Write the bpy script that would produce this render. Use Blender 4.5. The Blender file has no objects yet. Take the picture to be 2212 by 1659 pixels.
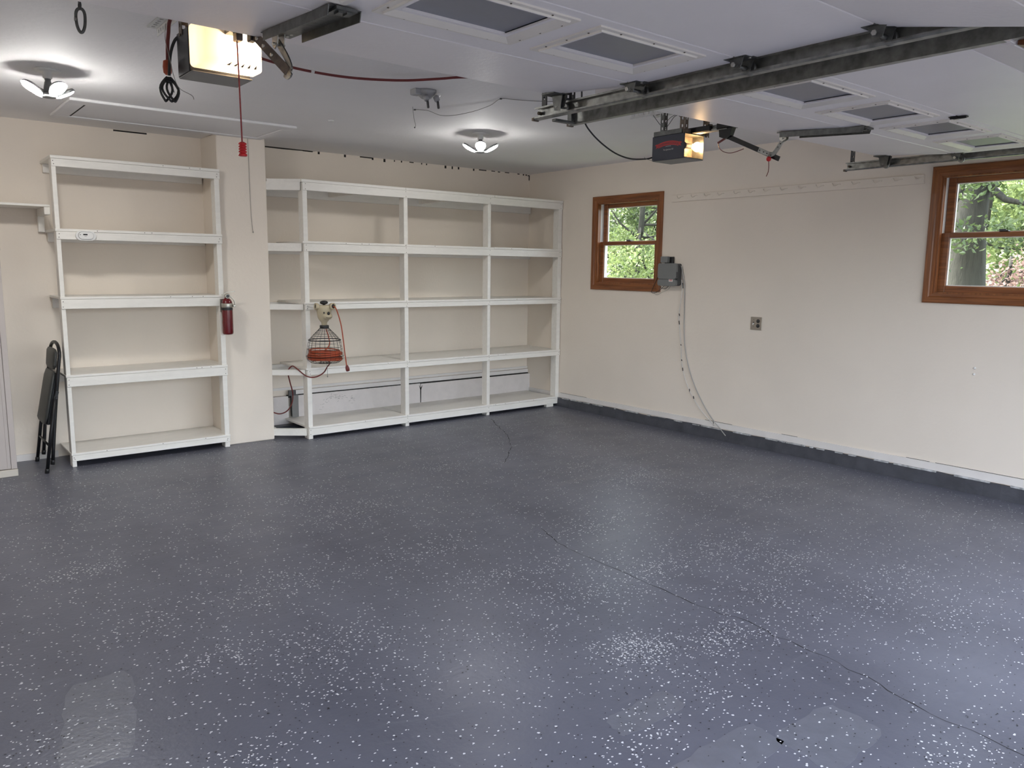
import bpy, math, random
import numpy as np
from mathutils import Vector, Matrix
random.seed(7)
rng = np.random.default_rng(11)
S = bpy.context.scene
C = S.collection
PI = math.pi

# ------------------------------------------------------------------ camera
cd = bpy.data.cameras.new('camera')
cam = bpy.data.objects.new('camera', cd)
C.objects.link(cam)
S.camera = cam
cd.sensor_fit = 'HORIZONTAL'
cd.sensor_width = 36.0
cd.lens = 1686.958 / 2212 * 36.0
cd.clip_start = 0.02
cd.clip_end = 300
r_ = Vector((0.77826767, -0.62782439, 0.01166052))
d_ = Vector((-0.08297430, -0.12122853, -0.98915060))
f_ = Vector((0.62242645, 0.76885641, -0.14644153))
M = Matrix((r_, -d_, -f_)).transposed().to_4x4()
M.translation = Vector((-5.920743, -7.039248, 1.536739))
cam.matrix_world = M

# ------------------------------------------------------------------ world, sun, exposure
W = bpy.data.worlds.new('world')
S.world = W
W.use_nodes = True
wn = W.node_tree.nodes
wl = W.node_tree.links
wn.clear()
sky = wn.new('ShaderNodeTexSky')
sky.sky_type = 'NISHITA'
sky.sun_disc = False
sky.sun_elevation = math.radians(58)
sky.sun_rotation = math.radians(-10)
sky.air_density = 1.0
sky.dust_density = 3.0
bgn = wn.new('ShaderNodeBackground')
bgn.inputs['Strength'].default_value = 1.38
wo = wn.new('ShaderNodeOutputWorld')
hs = wn.new('ShaderNodeHueSaturation')
hs.inputs['Saturation'].default_value = 0.45
wl.new(sky.outputs[0], hs.inputs['Color'])
wl.new(hs.outputs[0], bgn.inputs[0])
wl.new(bgn.outputs[0], wo.inputs[0])
sl = bpy.data.lights.new('sun', 'SUN')
sl.energy = 10.0
sl.angle = math.radians(0.6)
sl.color = (1.0, 0.96, 0.88)
so = bpy.data.objects.new('sun', sl)
C.objects.link(so)
so.rotation_euler = Vector((0.09, -0.52, -0.85)).to_track_quat('-Z', 'Y').to_euler()
so.location = (0, 0, 12)
vs = S.view_settings
vs.view_transform = 'Standard'
vs.look = 'None'
vs.exposure = 0.44
vs.gamma = 1.0
vs.use_curve_mapping = False
LED = 205.0
BULB_NEAR = 210.0
BULB_FAR = 55.0

# ------------------------------------------------------------------ mesh builder
class MB:
    def __init__(s):
        s.v = []; s.f = []; s.sm = []
    def add(s, vs_, fs, smooth=False):
        o = len(s.v)
        s.v += [tuple(float(c) for c in p) for p in vs_]
        for f in fs:
            s.f.append(tuple(i + o for i in f)); s.sm.append(smooth)
        return s
    def box(s, x0, x1, y0, y1, z0, z1):
        if x0 > x1: x0, x1 = x1, x0
        if y0 > y1: y0, y1 = y1, y0
        if z0 > z1: z0, z1 = z1, z0
        p = [(x0, y0, z0), (x1, y0, z0), (x1, y1, z0), (x0, y1, z0), (x0, y0, z1), (x1, y0, z1), (x1, y1, z1), (x0, y1, z1)]
        return s.add(p, [(0, 3, 2, 1), (4, 5, 6, 7), (0, 1, 5, 4), (1, 2, 6, 5), (2, 3, 7, 6), (3, 0, 4, 7)])
    def cbox(s, x0, x1, y0, y1, z0, z1, b=0.003):
        """box with chamfered edges"""
        if x0 > x1: x0, x1 = x1, x0
        if y0 > y1: y0, y1 = y1, y0
        if z0 > z1: z0, z1 = z1, z0
        b = min(b, (x1-x0)*.4, (y1-y0)*.4, (z1-z0)*.4)
        bm = bmesh_box(x0, x1, y0, y1, z0, z1, b)
        return s.add(*bm)
    def hexa(s, p):
        """8 corners: bottom 4 (ccw from above), top 4"""
        return s.add(p, [(0, 3, 2, 1), (4, 5, 6, 7), (0, 1, 5, 4), (1, 2, 6, 5), (2, 3, 7, 6), (3, 0, 4, 7)])
    def bar(s, a, b, w, h, up=(0, 0, 1)):
        """rectangular bar from a to b, w across, h along up"""
        a = Vector(a); b = Vector(b); t = (b - a).normalized(); u = Vector(up)
        sd = t.cross(u).normalized(); u = sd.cross(t).normalized()
        q = [(-w/2, -h/2), (w/2, -h/2), (w/2, h/2), (-w/2, h/2)]
        p = [a + sd*i + u*j for i, j in q] + [b + sd*i + u*j for i, j in q]
        return s.add(p, [(0, 1, 2, 3), (7, 6, 5, 4), (0, 4, 5, 1), (1, 5, 6, 2), (2, 6, 7, 3), (3, 7, 4, 0)])
    def prism(s, poly, axis, a, b):
        """extrude a 2D polygon along axis (0,1,2) from a to b"""
        n = len(poly)
        def mk(u, v, w):
            return [(w, u, v), (u, w, v), (u, v, w)][axis]
        p = [mk(u, v, a) for u, v in poly] + [mk(u, v, b) for u, v in poly]
        fs = [tuple(range(n))[::-1], tuple(range(n, 2*n))] + [(i, (i+1) % n, n + (i+1) % n, n + i) for i in range(n)]
        return s.add(p, fs)
    def tube(s, pts, r, n=8, closed=False, caps=True):
        pts = [Vector(p) for p in pts]
        m = len(pts)
        rs = r if isinstance(r, (list, tuple)) else [r]*m
        V = []; F = []
        prev = None
        for i, p in enumerate(pts):
            if closed:
                t = (pts[(i+1) % m] - pts[i-1]).normalized()
            else:
                t = (pts[min(i+1, m-1)] - pts[max(i-1, 0)]).normalized()
            if prev is None:
                u = Vector((0, 0, 1)) if abs(t.z) < .9 else Vector((1, 0, 0))
            else:
                u = prev
            u = (u - t*u.dot(t)).normalized()
            prev = u
            w = t.cross(u)
            for k in range(n):
                a = 2*PI*k/n
                V.append(p + (u*math.cos(a) + w*math.sin(a))*rs[i])
        for i in range(m if closed else m-1):
            j = (i+1) % m
            for k in range(n):
                F.append((i*n+k, i*n+(k+1) % n, j*n+(k+1) % n, j*n+k))
        s.add(V, F, True)
        if caps and not closed:
            o = len(s.v) - m*n
            s.f.append(tuple(o+k for k in range(n))[::-1]); s.sm.append(False)
            s.f.append(tuple(o+(m-1)*n+k for k in range(n))); s.sm.append(False)
        return s
    def lathe(s, prof, c=(0, 0, 0), axis=(0, 0, 1), n=20, sx=1.0, sy=1.0):
        """prof: list of (radius, height along axis)"""
        ax = Vector(axis).normalized()
        u = Vector((1, 0, 0)) if abs(ax.x) < .9 else Vector((0, 1, 0))
        u = (u - ax*u.dot(ax)).normalized(); w = ax.cross(u)
        c = Vector(c); V = []; F = []; m = len(prof)
        for r, h in prof:
            for k in range(n):
                a = 2*PI*k/n
                V.append(c + ax*h + (u*math.cos(a)*sx + w*math.sin(a)*sy)*r)
        for i in range(m-1):
            for k in range(n):
                F.append((i*n+k, i*n+(k+1) % n, (i+1)*n+(k+1) % n, (i+1)*n+k))
        s.add(V, F, True)
        o = len(s.v) - m*n
        s.f.append(tuple(o+k for k in range(n))[::-1]); s.sm.append(False)
        s.f.append(tuple(o+(m-1)*n+k for k in range(n))); s.sm.append(False)
        return s
    def ball(s, c, r, n=16, m=9, sc=(1, 1, 1)):
        V = []; F = []
        for i in range(m+1):
            th = PI*i/m
            for k in range(n):
                a = 2*PI*k/n
                V.append((c[0]+r*sc[0]*math.sin(th)*math.cos(a), c[1]+r*sc[1]*math.sin(th)*math.sin(a), c[2]+r*sc[2]*math.cos(th)))
        for i in range(m):
            for k in range(n):
                F.append((i*n+k, (i+1)*n+k, (i+1)*n+(k+1) % n, i*n+(k+1) % n))
        return s.add(V, F, True)
    def ladder(s, a, b, w, th, across, pitch=.040, hole=.40):
        """perforated strip from a to b: two rails and rungs so that the holes go through"""
        a = Vector(a); b = Vector(b); L = (b-a).length; t = (b-a)/L
        ac = (Vector(across) - t*Vector(across).dot(t)).normalized(); nn = t.cross(ac)
        e = w*(1-hole)/2
        for sg in (-1, 1):
            o = ac*sg*(w/2 - e/2)
            s.bar(a+o, b+o, e, th, nn)
        k = max(1, round(L/pitch)); pt = L/k; rung = pt*.62
        for i in range(k):
            c = a + t*(pt*(i+.5))
            s.bar(c - t*rung/2, c + t*rung/2, w - 2*e + .0004, th, nn)
        return s
    def rail(s, path, prof, xsign=1):
        """sweep a closed profile (dx, dn) along a path of (x, y, z) lying in a plane of constant x"""
        m = len(path); k = len(prof); V = []; F = []
        P = [Vector(p) for p in path]
        for i in range(m):
            t = (P[min(i+1, m-1)] - P[max(i-1, 0)]).normalized()
            nrm = Vector((0, -t.z, t.y))
            if nrm.z < 0 and i == 0: nrm = -nrm
            if i == 0: sg = 1 if nrm == Vector((0, -t.z, t.y)) else -1
            else: nrm = nrm*sg
            for dx, dn in prof:
                V.append(P[i] + Vector((dx*xsign, 0, 0)) + nrm*dn)
        for i in range(m-1):
            for j in range(k):
                F.append((i*k+j, i*k+(j+1) % k, (i+1)*k+(j+1) % k, (i+1)*k+j))
        F.append(tuple(range(k))[::-1]); F.append(tuple((m-1)*k+j for j in range(k)))
        return s.add(V, F)

def bmesh_box(x0, x1, y0, y1, z0, z1, b):
    import bmesh
    bm = bmesh.new()
    vs_ = [bm.verts.new(p) for p in ((x0, y0, z0), (x1, y0, z0), (x1, y1, z0), (x0, y1, z0), (x0, y0, z1), (x1, y0, z1), (x1, y1, z1), (x0, y1, z1))]
    for f in ((0, 3, 2, 1), (4, 5, 6, 7), (0, 1, 5, 4), (1, 2, 6, 5), (2, 3, 7, 6), (3, 0, 4, 7)):
        bm.faces.new([vs_[i] for i in f])
    bmesh.ops.bevel(bm, geom=list(bm.edges), offset=b, segments=1, affect='EDGES', profile=.5)
    bm.verts.index_update()
    V = [tuple(v.co) for v in bm.verts]; F = [tuple(v.index for v in f.verts) for f in bm.faces]
    bm.free()
    return V, F

WLOC = {}
def wloc(o):
    return WLOC.get(o.name, Vector((0, 0, 0)))
def obj(name, mb, mat, parent=None, label=None, cat=None, group=None, kind=None, origin=None):
    V = np.array(mb.v, dtype=float)
    if origin is None:
        lo = V.min(0); hi = V.max(0)
        origin = ((lo[0]+hi[0])/2, (lo[1]+hi[1])/2, lo[2])
    origin = Vector(origin)
    me = bpy.data.meshes.new(name)
    me.from_pydata([tuple(p) for p in (V - np.array(origin))], [], mb.f)
    me.polygons.foreach_set('use_smooth', mb.sm)
    me.materials.append(mat)
    me.update()
    o = bpy.data.objects.new(name, me)
    C.objects.link(o)
    if parent is not None:
        o.parent = parent
        o.location = origin - wloc(parent)
    else:
        o.location = origin
    WLOC[o.name] = origin
    if label: o['label'] = label
    if cat: o['category'] = cat
    if group: o['group'] = group
    if kind: o['kind'] = kind
    return o
def thing(name, label, cat, loc, group=None, kind=None):
    o = bpy.data.objects.new(name, None)
    o.empty_display_size = .05
    C.objects.link(o)
    o.location = loc
    WLOC[o.name] = Vector(loc)
    if label: o['label'] = label
    if cat: o['category'] = cat
    if group: o['group'] = group
    if kind: o['kind'] = kind
    return o

# ------------------------------------------------------------------ materials
def mat(name, col, rough=.6, metal=0.0, spec=.5, noise=0.0, nscale=8.0, bump=0.0, bscale=60.0, stretch=None, col2=None, trans=0.0, coat=0.0):
    m = bpy.data.materials.new(name); m.use_nodes = True
    N = m.node_tree.nodes; L = m.node_tree.links
    b = N['Principled BSDF']
    b.inputs['Base Color'].default_value = (*col, 1)
    b.inputs['Roughness'].default_value = rough
    b.inputs['Metallic'].default_value = metal
    b.inputs['Specular IOR Level'].default_value = spec
    if trans: b.inputs['Transmission Weight'].default_value = trans
    if coat: b.inputs['Coat Weight'].default_value = coat
    tc = N.new('ShaderNodeTexCoord')
    geo = tc.outputs['Object']
    if stretch:
        mp = N.new('ShaderNodeMapping'); mp.inputs['Scale'].default_value = stretch
        L.new(tc.outputs['Object'], mp.inputs['Vector']); geo = mp.outputs[0]
    if noise or col2:
        n = N.new('ShaderNodeTexNoise'); n.inputs['Scale'].default_value = nscale; n.inputs['Detail'].default_value = 5
        L.new(geo, n.inputs['Vector'])
        rp = N.new('ShaderNodeValToRGB')
        c2 = col2 if col2 else tuple(c*(1-noise) for c in col)
        rp.color_ramp.elements[0].position = .32; rp.color_ramp.elements[1].position = .68
        rp.color_ramp.elements[0].color = (*c2, 1); rp.color_ramp.elements[1].color = (*col, 1)
        L.new(n.outputs['Fac'], rp.inputs[0]); L.new(rp.outputs[0], b.inputs['Base Color'])
    if bump:
        n2 = N.new('ShaderNodeTexNoise'); n2.inputs['Scale'].default_value = bscale; n2.inputs['Detail'].default_value = 4
        L.new(geo, n2.inputs['Vector'])
        bp = N.new('ShaderNodeBump'); bp.inputs['Strength'].default_value = bump; bp.inputs['Distance'].default_value = .01
        L.new(n2.outputs['Fac'], bp.inputs['Height']); L.new(bp.outputs[0], b.inputs['Normal'])
    return m
def emit(name, col, st):
    m = bpy.data.materials.new(name); m.use_nodes = True
    N = m.node_tree.nodes; L = m.node_tree.links
    N.clear()
    e = N.new('ShaderNodeEmission'); e.inputs[0].default_value = (*col, 1); e.inputs[1].default_value = st
    o = N.new('ShaderNodeOutputMaterial'); L.new(e.outputs[0], o.inputs[0])
    return m
m_wall = mat('wall_paint', (.83, .745, .65), .75, noise=.045, nscale=1.6, bump=.12, bscale=40)
m_ceil = mat('ceiling_paint', (.83, .815, .82), .75, noise=.05, nscale=1.2, bump=.15, bscale=30)
m_shelf = mat('shelf_paint', (.86, .83, .775), .5, noise=.06, nscale=9, bump=.15, bscale=25, stretch=(1, 4, 4))
m_nail = mat('nail_head', (.10, .08, .06), .6, noise=.2)
m_trim = mat('trim_white_paint', (.78, .74, .71), .55, noise=.06, nscale=6, bump=.2, bscale=30)
m_curb = mat('curb_grey_paint', (.075, .077, .092), .42, noise=.3, nscale=10, bump=.6, bscale=18)
m_chip = mat('chipped_edge', (.62, .62, .63), .7, noise=.6, nscale=30, bump=.4)
m_found = mat('painted_concrete', (.72, .67, .65), .7, noise=.07, nscale=12, bump=.5, bscale=22)
m_dark = mat('dark_gap', (.02, .018, .016), .9, noise=.3)
m_door = mat('door_panel_paint', (.83, .795, .81), .42, noise=.04, nscale=3, bump=.1, bscale=50)
m_frame = mat('window_insert_plastic', (.80, .755, .70), .45, noise=.07, nscale=7)
m_pane = mat('grey_obscure_pane', (.30, .31, .37), .35, trans=.35, noise=.06, nscale=20)
m_galv = mat('galvanised_steel', (.36, .365, .35), .42, metal=.85, noise=.45, nscale=26, bump=.15, bscale=50)
m_galv2 = mat('dark_galvanised_steel', (.17, .175, .17), .45, metal=.8, noise=.4, nscale=30, bump=.15, bscale=50)
m_lampgrey = mat('grey_porcelain', (.36, .36, .37), .5, noise=.1)
m_rust = mat('rusty_steel', (.22, .175, .14), .6, metal=.6, noise=.5, nscale=30)
m_steelwhite = mat('painted_angle', (.62, .62, .61), .5, noise=.12, nscale=20)
m_bolt = mat('zinc_bolt', (.55, .54, .50), .35, metal=.9, noise=.2)
m_blackmetal = mat('black_steel', (.008, .008, .010), .4, spec=.35, noise=.2, bump=.1)
m_blackplastic = mat('black_plastic', (.015, .015, .016), .45, noise=.2)
m_navy = mat('navy_opener_shell', (.028, .032, .055), .45, noise=.12)
m_charcoal = mat('charcoal_opener_shell', (.020, .022, .028), .4, metal=.2, noise=.2, bump=.1, bscale=12)
m_greymetal = mat('grey_sheet_metal', (.22, .215, .21), .5, metal=.3, noise=.12)
m_cab = mat('cabinet_enamel', (.50, .445, .42), .45, noise=.02)
m_cabcap = mat('cabinet_plinth', (.60, .55, .48), .5, noise=.06)
m_red = mat('red_plastic', (.55, .012, .016), .35, noise=.1)
m_redcord = mat('red_cord', (.17, .025, .022), .5, noise=.2)
m_orange = mat('orange_cord', (.42, .075, .028), .5, noise=.2, nscale=40)
m_rope = mat('red_rope', (.40, .07, .07), .8, noise=.4, nscale=90)
m_ext = mat('extinguisher_red', (.13, .006, .010), .25, noise=.08, coat=.3)
m_alu = mat('bright_aluminium', (.46, .44, .39), .32, metal=.9, noise=.1)
m_white = mat('white_plastic', (.78, .77, .75), .4, noise=.03)
m_grey = mat('grey_plastic', (.20, .205, .205), .45, noise=.08)
m_greydk = mat('dark_grey_plastic', (.07, .07, .072), .5, noise=.1)
m_plate = mat('brushed_steel_plate', (.42, .37, .31), .38, metal=.55, noise=.15, stretch=(1, 1, 12))
m_beige = mat('beige_head_plastic', (.52, .44, .30), .4, noise=.08, bump=.1, bscale=20)
m_seat = mat('grey_vinyl', (.050, .053, .051), .5, noise=.12, nscale=40, bump=.2, bscale=120)
m_wire = mat('wire_sleeve', (.30, .29, .27), .5, noise=.2)
m_cablegrey = mat('grey_cable', (.42, .41, .39), .5, noise=.1)
m_whitecable = mat('white_cable', (.74, .72, .69), .5, noise=.15, nscale=30)
m_lens = bpy.data.materials.new('translucent_lens')
m_glass = bpy.data.materials.new('window_glass')

def build_lens():
    m = m_lens; m.use_nodes = True
    N = m.node_tree.nodes; L = m.node_tree.links; N.clear()
    d = N.new('ShaderNodeBsdfDiffuse'); d.inputs[0].default_value = (.82, .79, .74, 1)
    t = N.new('ShaderNodeBsdfTranslucent'); t.inputs[0].default_value = (.88, .80, .70, 1)
    mx = N.new('ShaderNodeMixShader'); mx.inputs[0].default_value = .6
    o = N.new('ShaderNodeOutputMaterial')
    L.new(d.outputs[0], mx.inputs[1]); L.new(t.outputs[0], mx.inputs[2]); L.new(mx.outputs[0], o.inputs[0])
build_lens()
def build_glass():
    m = m_glass; m.use_nodes = True
    N = m.node_tree.nodes; L = m.node_tree.links; N.clear()
    t = N.new('ShaderNodeBsdfTransparent'); t.inputs[0].default_value = (.93, .95, .93, 1)
    g = N.new('ShaderNodeBsdfGlossy'); g.inputs[0].default_value = (1, 1, 1, 1); g.inputs[1].default_value = .02
    fr = N.new('ShaderNodeFresnel'); fr.inputs[0].default_value = 1.5
    mx = N.new('ShaderNodeMixShader')
    o = N.new('ShaderNodeOutputMaterial')
    ge = N.new('ShaderNodeNewGeometry'); iv = N.new('ShaderNodeMath'); iv.operation = 'SUBTRACT'; iv.inputs[0].default_value = 1.0
    ml = N.new('ShaderNodeMath'); ml.operation = 'MULTIPLY'
    L.new(ge.outputs['Backfacing'], iv.inputs[1]); L.new(iv.outputs[0], ml.inputs[0]); L.new(fr.outputs[0], ml.inputs[1])
    L.new(ml.outputs[0], mx.inputs[0]); L.new(t.outputs[0], mx.inputs[1]); L.new(g.outputs[0], mx.inputs[2]); L.new(mx.outputs[0], o.inputs[0])
build_glass()

def wood(name, axis, dark=1.0):
    """varnished reddish softwood, grain along the axis"""
    m = bpy.data.materials.new(name); m.use_nodes = True
    N = m.node_tree.nodes; L = m.node_tree.links
    b = N['Principled BSDF']; b.inputs['Roughness'].default_value = .35
    tc = N.new('ShaderNodeTexCoord'); mp = N.new('ShaderNodeMapping')
    sc = [38, 38, 38]; sc[axis] = 2.2
    mp.inputs['Scale'].default_value = sc
    n = N.new('ShaderNodeTexNoise'); n.inputs['Scale'].default_value = 1.0; n.inputs['Detail'].default_value = 6
    n.inputs['Distortion'].default_value = .6
    rp = N.new('ShaderNodeValToRGB')
    e = rp.color_ramp.elements
    e[0].position = .3; e[0].color = (.145*dark, .045*dark, .014*dark, 1)
    e[1].position = .7; e[1].color = (.33*dark, .118*dark, .036*dark, 1)
    L.new(tc.outputs['Object'], mp.inputs[0]); L.new(mp.outputs[0], n.inputs['Vector']); L.new(n.outputs['Fac'], rp.inputs[0])
    L.new(rp.outputs[0], b.inputs['Base Color'])
    return m
m_woodz = wood('varnished_wood_vertical', 2)
m_woody = wood('varnished_wood_horizontal', 1)
m_woodx = wood('header_timber', 0, .6)

def floor_material():
    m = bpy.data.materials.new('epoxy_floor'); m.use_nodes = True
    N = m.node_tree.nodes; L = m.node_tree.links
    b = N['Principled BSDF']
    tc = N.new('ShaderNodeTexCoord')
    n1 = N.new('ShaderNodeTexNoise'); n1.inputs['Scale'].default_value = 1.1; n1.inputs['Detail'].default_value = 5; n1.inputs['Roughness'].default_value = .6
    mp = N.new('ShaderNodeMapping'); mp.inputs['Scale'].default_value = (1.6, .7, 1); mp.inputs['Rotation'].default_value = (0, 0, .5)
    L.new(tc.outputs['Object'], mp.inputs[0]); L.new(mp.outputs[0], n1.inputs['Vector'])
    r1 = N.new('ShaderNodeValToRGB')
    r1.color_ramp.elements[0].position = .3; r1.color_ramp.elements[0].color = (.098, .100, .128, 1)
    r1.color_ramp.elements[1].position = .72; r1.color_ramp.elements[1].color = (.146, .149, .184, 1)
    L.new(n1.outputs['Fac'], r1.inputs[0])
    # worn and over-rolled paler patches
    n2 = N.new('ShaderNodeTexNoise'); n2.inputs['Scale'].default_value = 2.6; n2.inputs['Detail'].default_value = 8; n2.inputs['Roughness'].default_value = .7; n2.inputs['Distortion'].default_value = .8
    mp2 = N.new('ShaderNodeMapping'); mp2.inputs['Scale'].default_value = (.5, 1.5, 1); mp2.inputs['Rotation'].default_value = (0, 0, .25)
    L.new(tc.outputs['Object'], mp2.inputs[0]); L.new(mp2.outputs[0], n2.inputs['Vector'])
    r2 = N.new('ShaderNodeValToRGB')
    r2.color_ramp.elements[0].position = .60; r2.color_ramp.elements[0].color = (0, 0, 0, 1)
    r2.color_ramp.elements[1].position = .78; r2.color_ramp.elements[1].color = (.5, .5, .5, 1)
    L.new(n2.outputs['Fac'], r2.inputs[0])
    mx = N.new('ShaderNodeMix'); mx.data_type = 'RGBA'
    L.new(r2.outputs[0], mx.inputs[0]); L.new(r1.outputs[0], mx.inputs[6]); mx.inputs[7].default_value = (.215, .218, .245, 1)
    L.new(mx.outputs[2], b.inputs['Base Color'])
    rr = N.new('ShaderNodeMapRange'); rr.inputs[1].default_value = .3; rr.inputs[2].default_value = .7; rr.inputs[3].default_value = .31; rr.inputs[4].default_value = .44
    L.new(n2.outputs['Fac'], rr.inputs[0]); L.new(rr.outputs[0], b.inputs['Roughness'])
    b.inputs['Specular IOR Level'].default_value = .34
    n3 = N.new('ShaderNodeTexNoise'); n3.inputs['Scale'].default_value = 55; n3.inputs['Detail'].default_value = 3
    L.new(tc.outputs['Object'], n3.inputs['Vector'])
    bp = N.new('ShaderNodeBump'); bp.inputs['Strength'].default_value = .18; bp.inputs['Distance'].default_value = .006
    L.new(n3.outputs['Fac'], bp.inputs['Height']); L.new(bp.outputs[0], b.inputs['Normal'])
    return m
m_floor = floor_material()
m_flakew = mat('pale_paint_flake', (.80, .80, .82), .45, noise=.1, nscale=30)
m_flakek = mat('black_paint_flake', (.012, .012, .014), .45, noise=.2)
m_asphalt = mat('driveway_asphalt', (.06, .06, .063), .85, noise=.3, nscale=30, bump=.3)
m_lawn = mat('lawn_grass', (.10, .13, .05), .9, noise=.4, nscale=6, bump=.5)
m_bark = mat('tree_bark', (.040, .038, .030), .9, noise=.5, nscale=10, bump=.8, bscale=20, stretch=(3, 3, .6))

def leaf(name, c1, c2, tr=.5):
    m = bpy.data.materials.new(name); m.use_nodes = True
    N = m.node_tree.nodes; L = m.node_tree.links; N.clear()
    tc = N.new('ShaderNodeTexCoord'); n = N.new('ShaderNodeTexNoise'); n.inputs['Scale'].default_value = 3.0; n.inputs['Detail'].default_value = 6
    L.new(tc.outputs['Object'], n.inputs['Vector'])
    rp = N.new('ShaderNodeValToRGB'); rp.color_ramp.elements[0].position = .35; rp.color_ramp.elements[1].position = .65
    rp.color_ramp.elements[0].color = (*c1, 1); rp.color_ramp.elements[1].color = (*c2, 1)
    L.new(n.outputs['Fac'], rp.inputs[0])
    d = N.new('ShaderNodeBsdfPrincipled'); d.inputs['Roughness'].default_value = .45
    t = N.new('ShaderNodeBsdfTranslucent')
    L.new(rp.outputs[0], d.inputs['Base Color']); L.new(rp.outputs[0], t.inputs[0])
    mx = N.new('ShaderNodeMixShader'); mx.inputs[0].default_value = tr
    o = N.new('ShaderNodeOutputMaterial')
    L.new(d.outputs[0], mx.inputs[1]); L.new(t.outputs[0], mx.inputs[2]); L.new(mx.outputs[0], o.inputs[0])
    return m
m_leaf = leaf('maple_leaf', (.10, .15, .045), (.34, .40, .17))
m_leafd = leaf('shaded_leaf', (.045, .07, .03), (.13, .18, .065), .3)  # darker copy of the leaf, foliage shade is put into its colour
m_leafp = leaf('purple_leaf', (.17, .10, .09), (.36, .25, .22))

# ------------------------------------------------------------------ room shell
H = 2.60
XL, YF = -6.55, -6.55           # left wall and front wall planes
ST = dict(kind='structure')
fl = MB().box(XL-.15, 0, YF-.2, 0, -.12, 0)
floor = obj('floor', fl, m_floor, label='dark blue grey epoxy garage floor with scattered pale flakes', origin=(0, 0, 0), **ST)
obj('driveway', MB().box(-16, 8, -24, YF-.2, -.14, -.02), m_asphalt, label='asphalt driveway in front of the garage doors', origin=(0, -7, 0), **ST)
obj('lawn', MB().box(.17, 45, -24, 40, -.3, -.15), m_lawn, label='green lawn outside the right hand wall', origin=(5, 0, -.15), **ST)
obj('ceiling', MB().box(XL-.15, .15, YF-.2, .15, H, H+.15), m_ceil, label='flat grey white painted ceiling', origin=(0, 0, H), **ST)
wall_back = obj('wall_back', MB().box(XL-.15, .15, 0, .15, 0, H), m_wall, label='cream painted back wall behind the shelves', origin=(0, 0, 0), **ST)
obj('wall_left', MB().box(XL-.15, XL, YF-.2, 0, 0, H), m_wall, label='cream painted left wall', origin=(XL, 0, 0), **ST)
# right wall with two window openings
WZ0, WZ1 = 1.393, 2.217
WIN = [(-1.935, -1.118), (-5.352, -4.535)]
wr = MB()
ys = [YF-.2, WIN[1][0], WIN[1][1], WIN[0][0], WIN[0][1], 0.0]
wr.box(0, .15, ys[0], ys[-1], 0, WZ0)
wr.box(0, .15, ys[0], ys[-1], WZ1, H)
for a, b in ((ys[0], ys[1]), (ys[2], ys[3]), (ys[4], ys[5])):
    wr.box(0, .15, a, b, WZ0, WZ1)
wall_right = obj('wall_right', wr, m_wall, label='cream painted right wall with two windows', origin=(0, 0, 0), **ST)
# front wall with two door openings
NX0, NX1 = -6.15, -3.41        # near door, far door
FX0, FX1 = -3.15, -.44
wf = MB()
for a, b in ((XL, NX0+.05), (NX1-.05, FX0+.05), (FX1-.05, 0)):
    wf.box(a, b, YF-.2, YF, 0, H)
wf.box(NX0+.05, NX1-.05, YF-.2, YF, 2.13, H)
wf.box(FX0+.05, FX1-.05, YF-.2, YF, 2.13, H)
obj('wall_front', wf, m_wall, label='front wall with two open garage door openings', origin=(0, YF, 0), **ST)
hd = MB().box(FX0-.05, FX1+.05, YF, YF+.04, 2.13, H)
obj('trim_3', hd, m_woodx, label='brown bare timber header over the far door opening', **ST)
# pier between the two shelf units
PX0, PX1, PY = -3.672, -3.262, -.39
obj('wall_pier', MB().cbox(PX0, PX1, PY, .05, 0, H, .006), m_wall, label='white painted square pier between the two shelf units', origin=(-3.46, -.2, 0), **ST)
# dark concrete curb along the right wall, with a pale sill strip above
cb = MB()
n = 60
yy = np.linspace(-6.7, 0, n)
for i in range(n-1):
    a, b = yy[i], yy[i+1]
    j = lambda: rng.normal(0, .0035)
    if i == 0: pa = (j(), j())
    pb = (j(), j())
    ta, tb = .094 + pa[1] + .012*(-a/6), .094 + pb[1] + .012*(-b/6)
    xa, xb = -.028 + pa[0], -.028 + pb[0]
    cb.hexa([(xa, a, 0), (.0, a, 0), (.0, b, 0), (xb, b, 0), (xa+.006, a, ta), (.0, a, ta), (.0, b, tb), (xb+.006, b, tb)])
    pa = pb
curb = obj('baseboard_right', cb, m_curb, label='rough dark grey concrete curb along the right wall', origin=(0, 0, 0), **ST)
chips = MB()
for i in range(60):
    y = -rng.uniform(.6, 6.0); L_ = rng.uniform(.02, .14)
    z = .094 + .012*(-y/6)
    chips.box(-.026 + rng.uniform(-.002, .004), -.010, y, y+L_, z-.004, z+rng.uniform(.003, .008))
obj('chipped_edge', chips, m_chip, curb, kind='stuff')
sill = MB()
sill.prism([(-.6+.0, .104), (-.6, .15), (-6.7, .172), (-6.7, .112)][::-1], 0, -.012, 0)
sill.prism([(0, .102), (0, .148), (-.6, .15), (-.6, .104)][::-1], 0, -.012, 0)
trim1 = obj('trim_1', sill, m_trim, label='pale painted sill strip along the foot of the right wall', origin=(0, 0, .1), **ST)
gp = MB()
for a, b in ((-.60, -1.02), (-4.45, -4.62), (-4.66, -5.75), (-2.6, -2.9), (-3.4, -3.55)):
    za, zb = .150 + .0036*(-a-.6), .150 + .0036*(-b-.6)
    gp.prism([(a, za-.001), (b, zb-.001), (b, zb+.003), (a, za+.003)], 0, -.0015, .001)
obj('joint_gap', gp, m_dark, trim1, kind='stuff')
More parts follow.
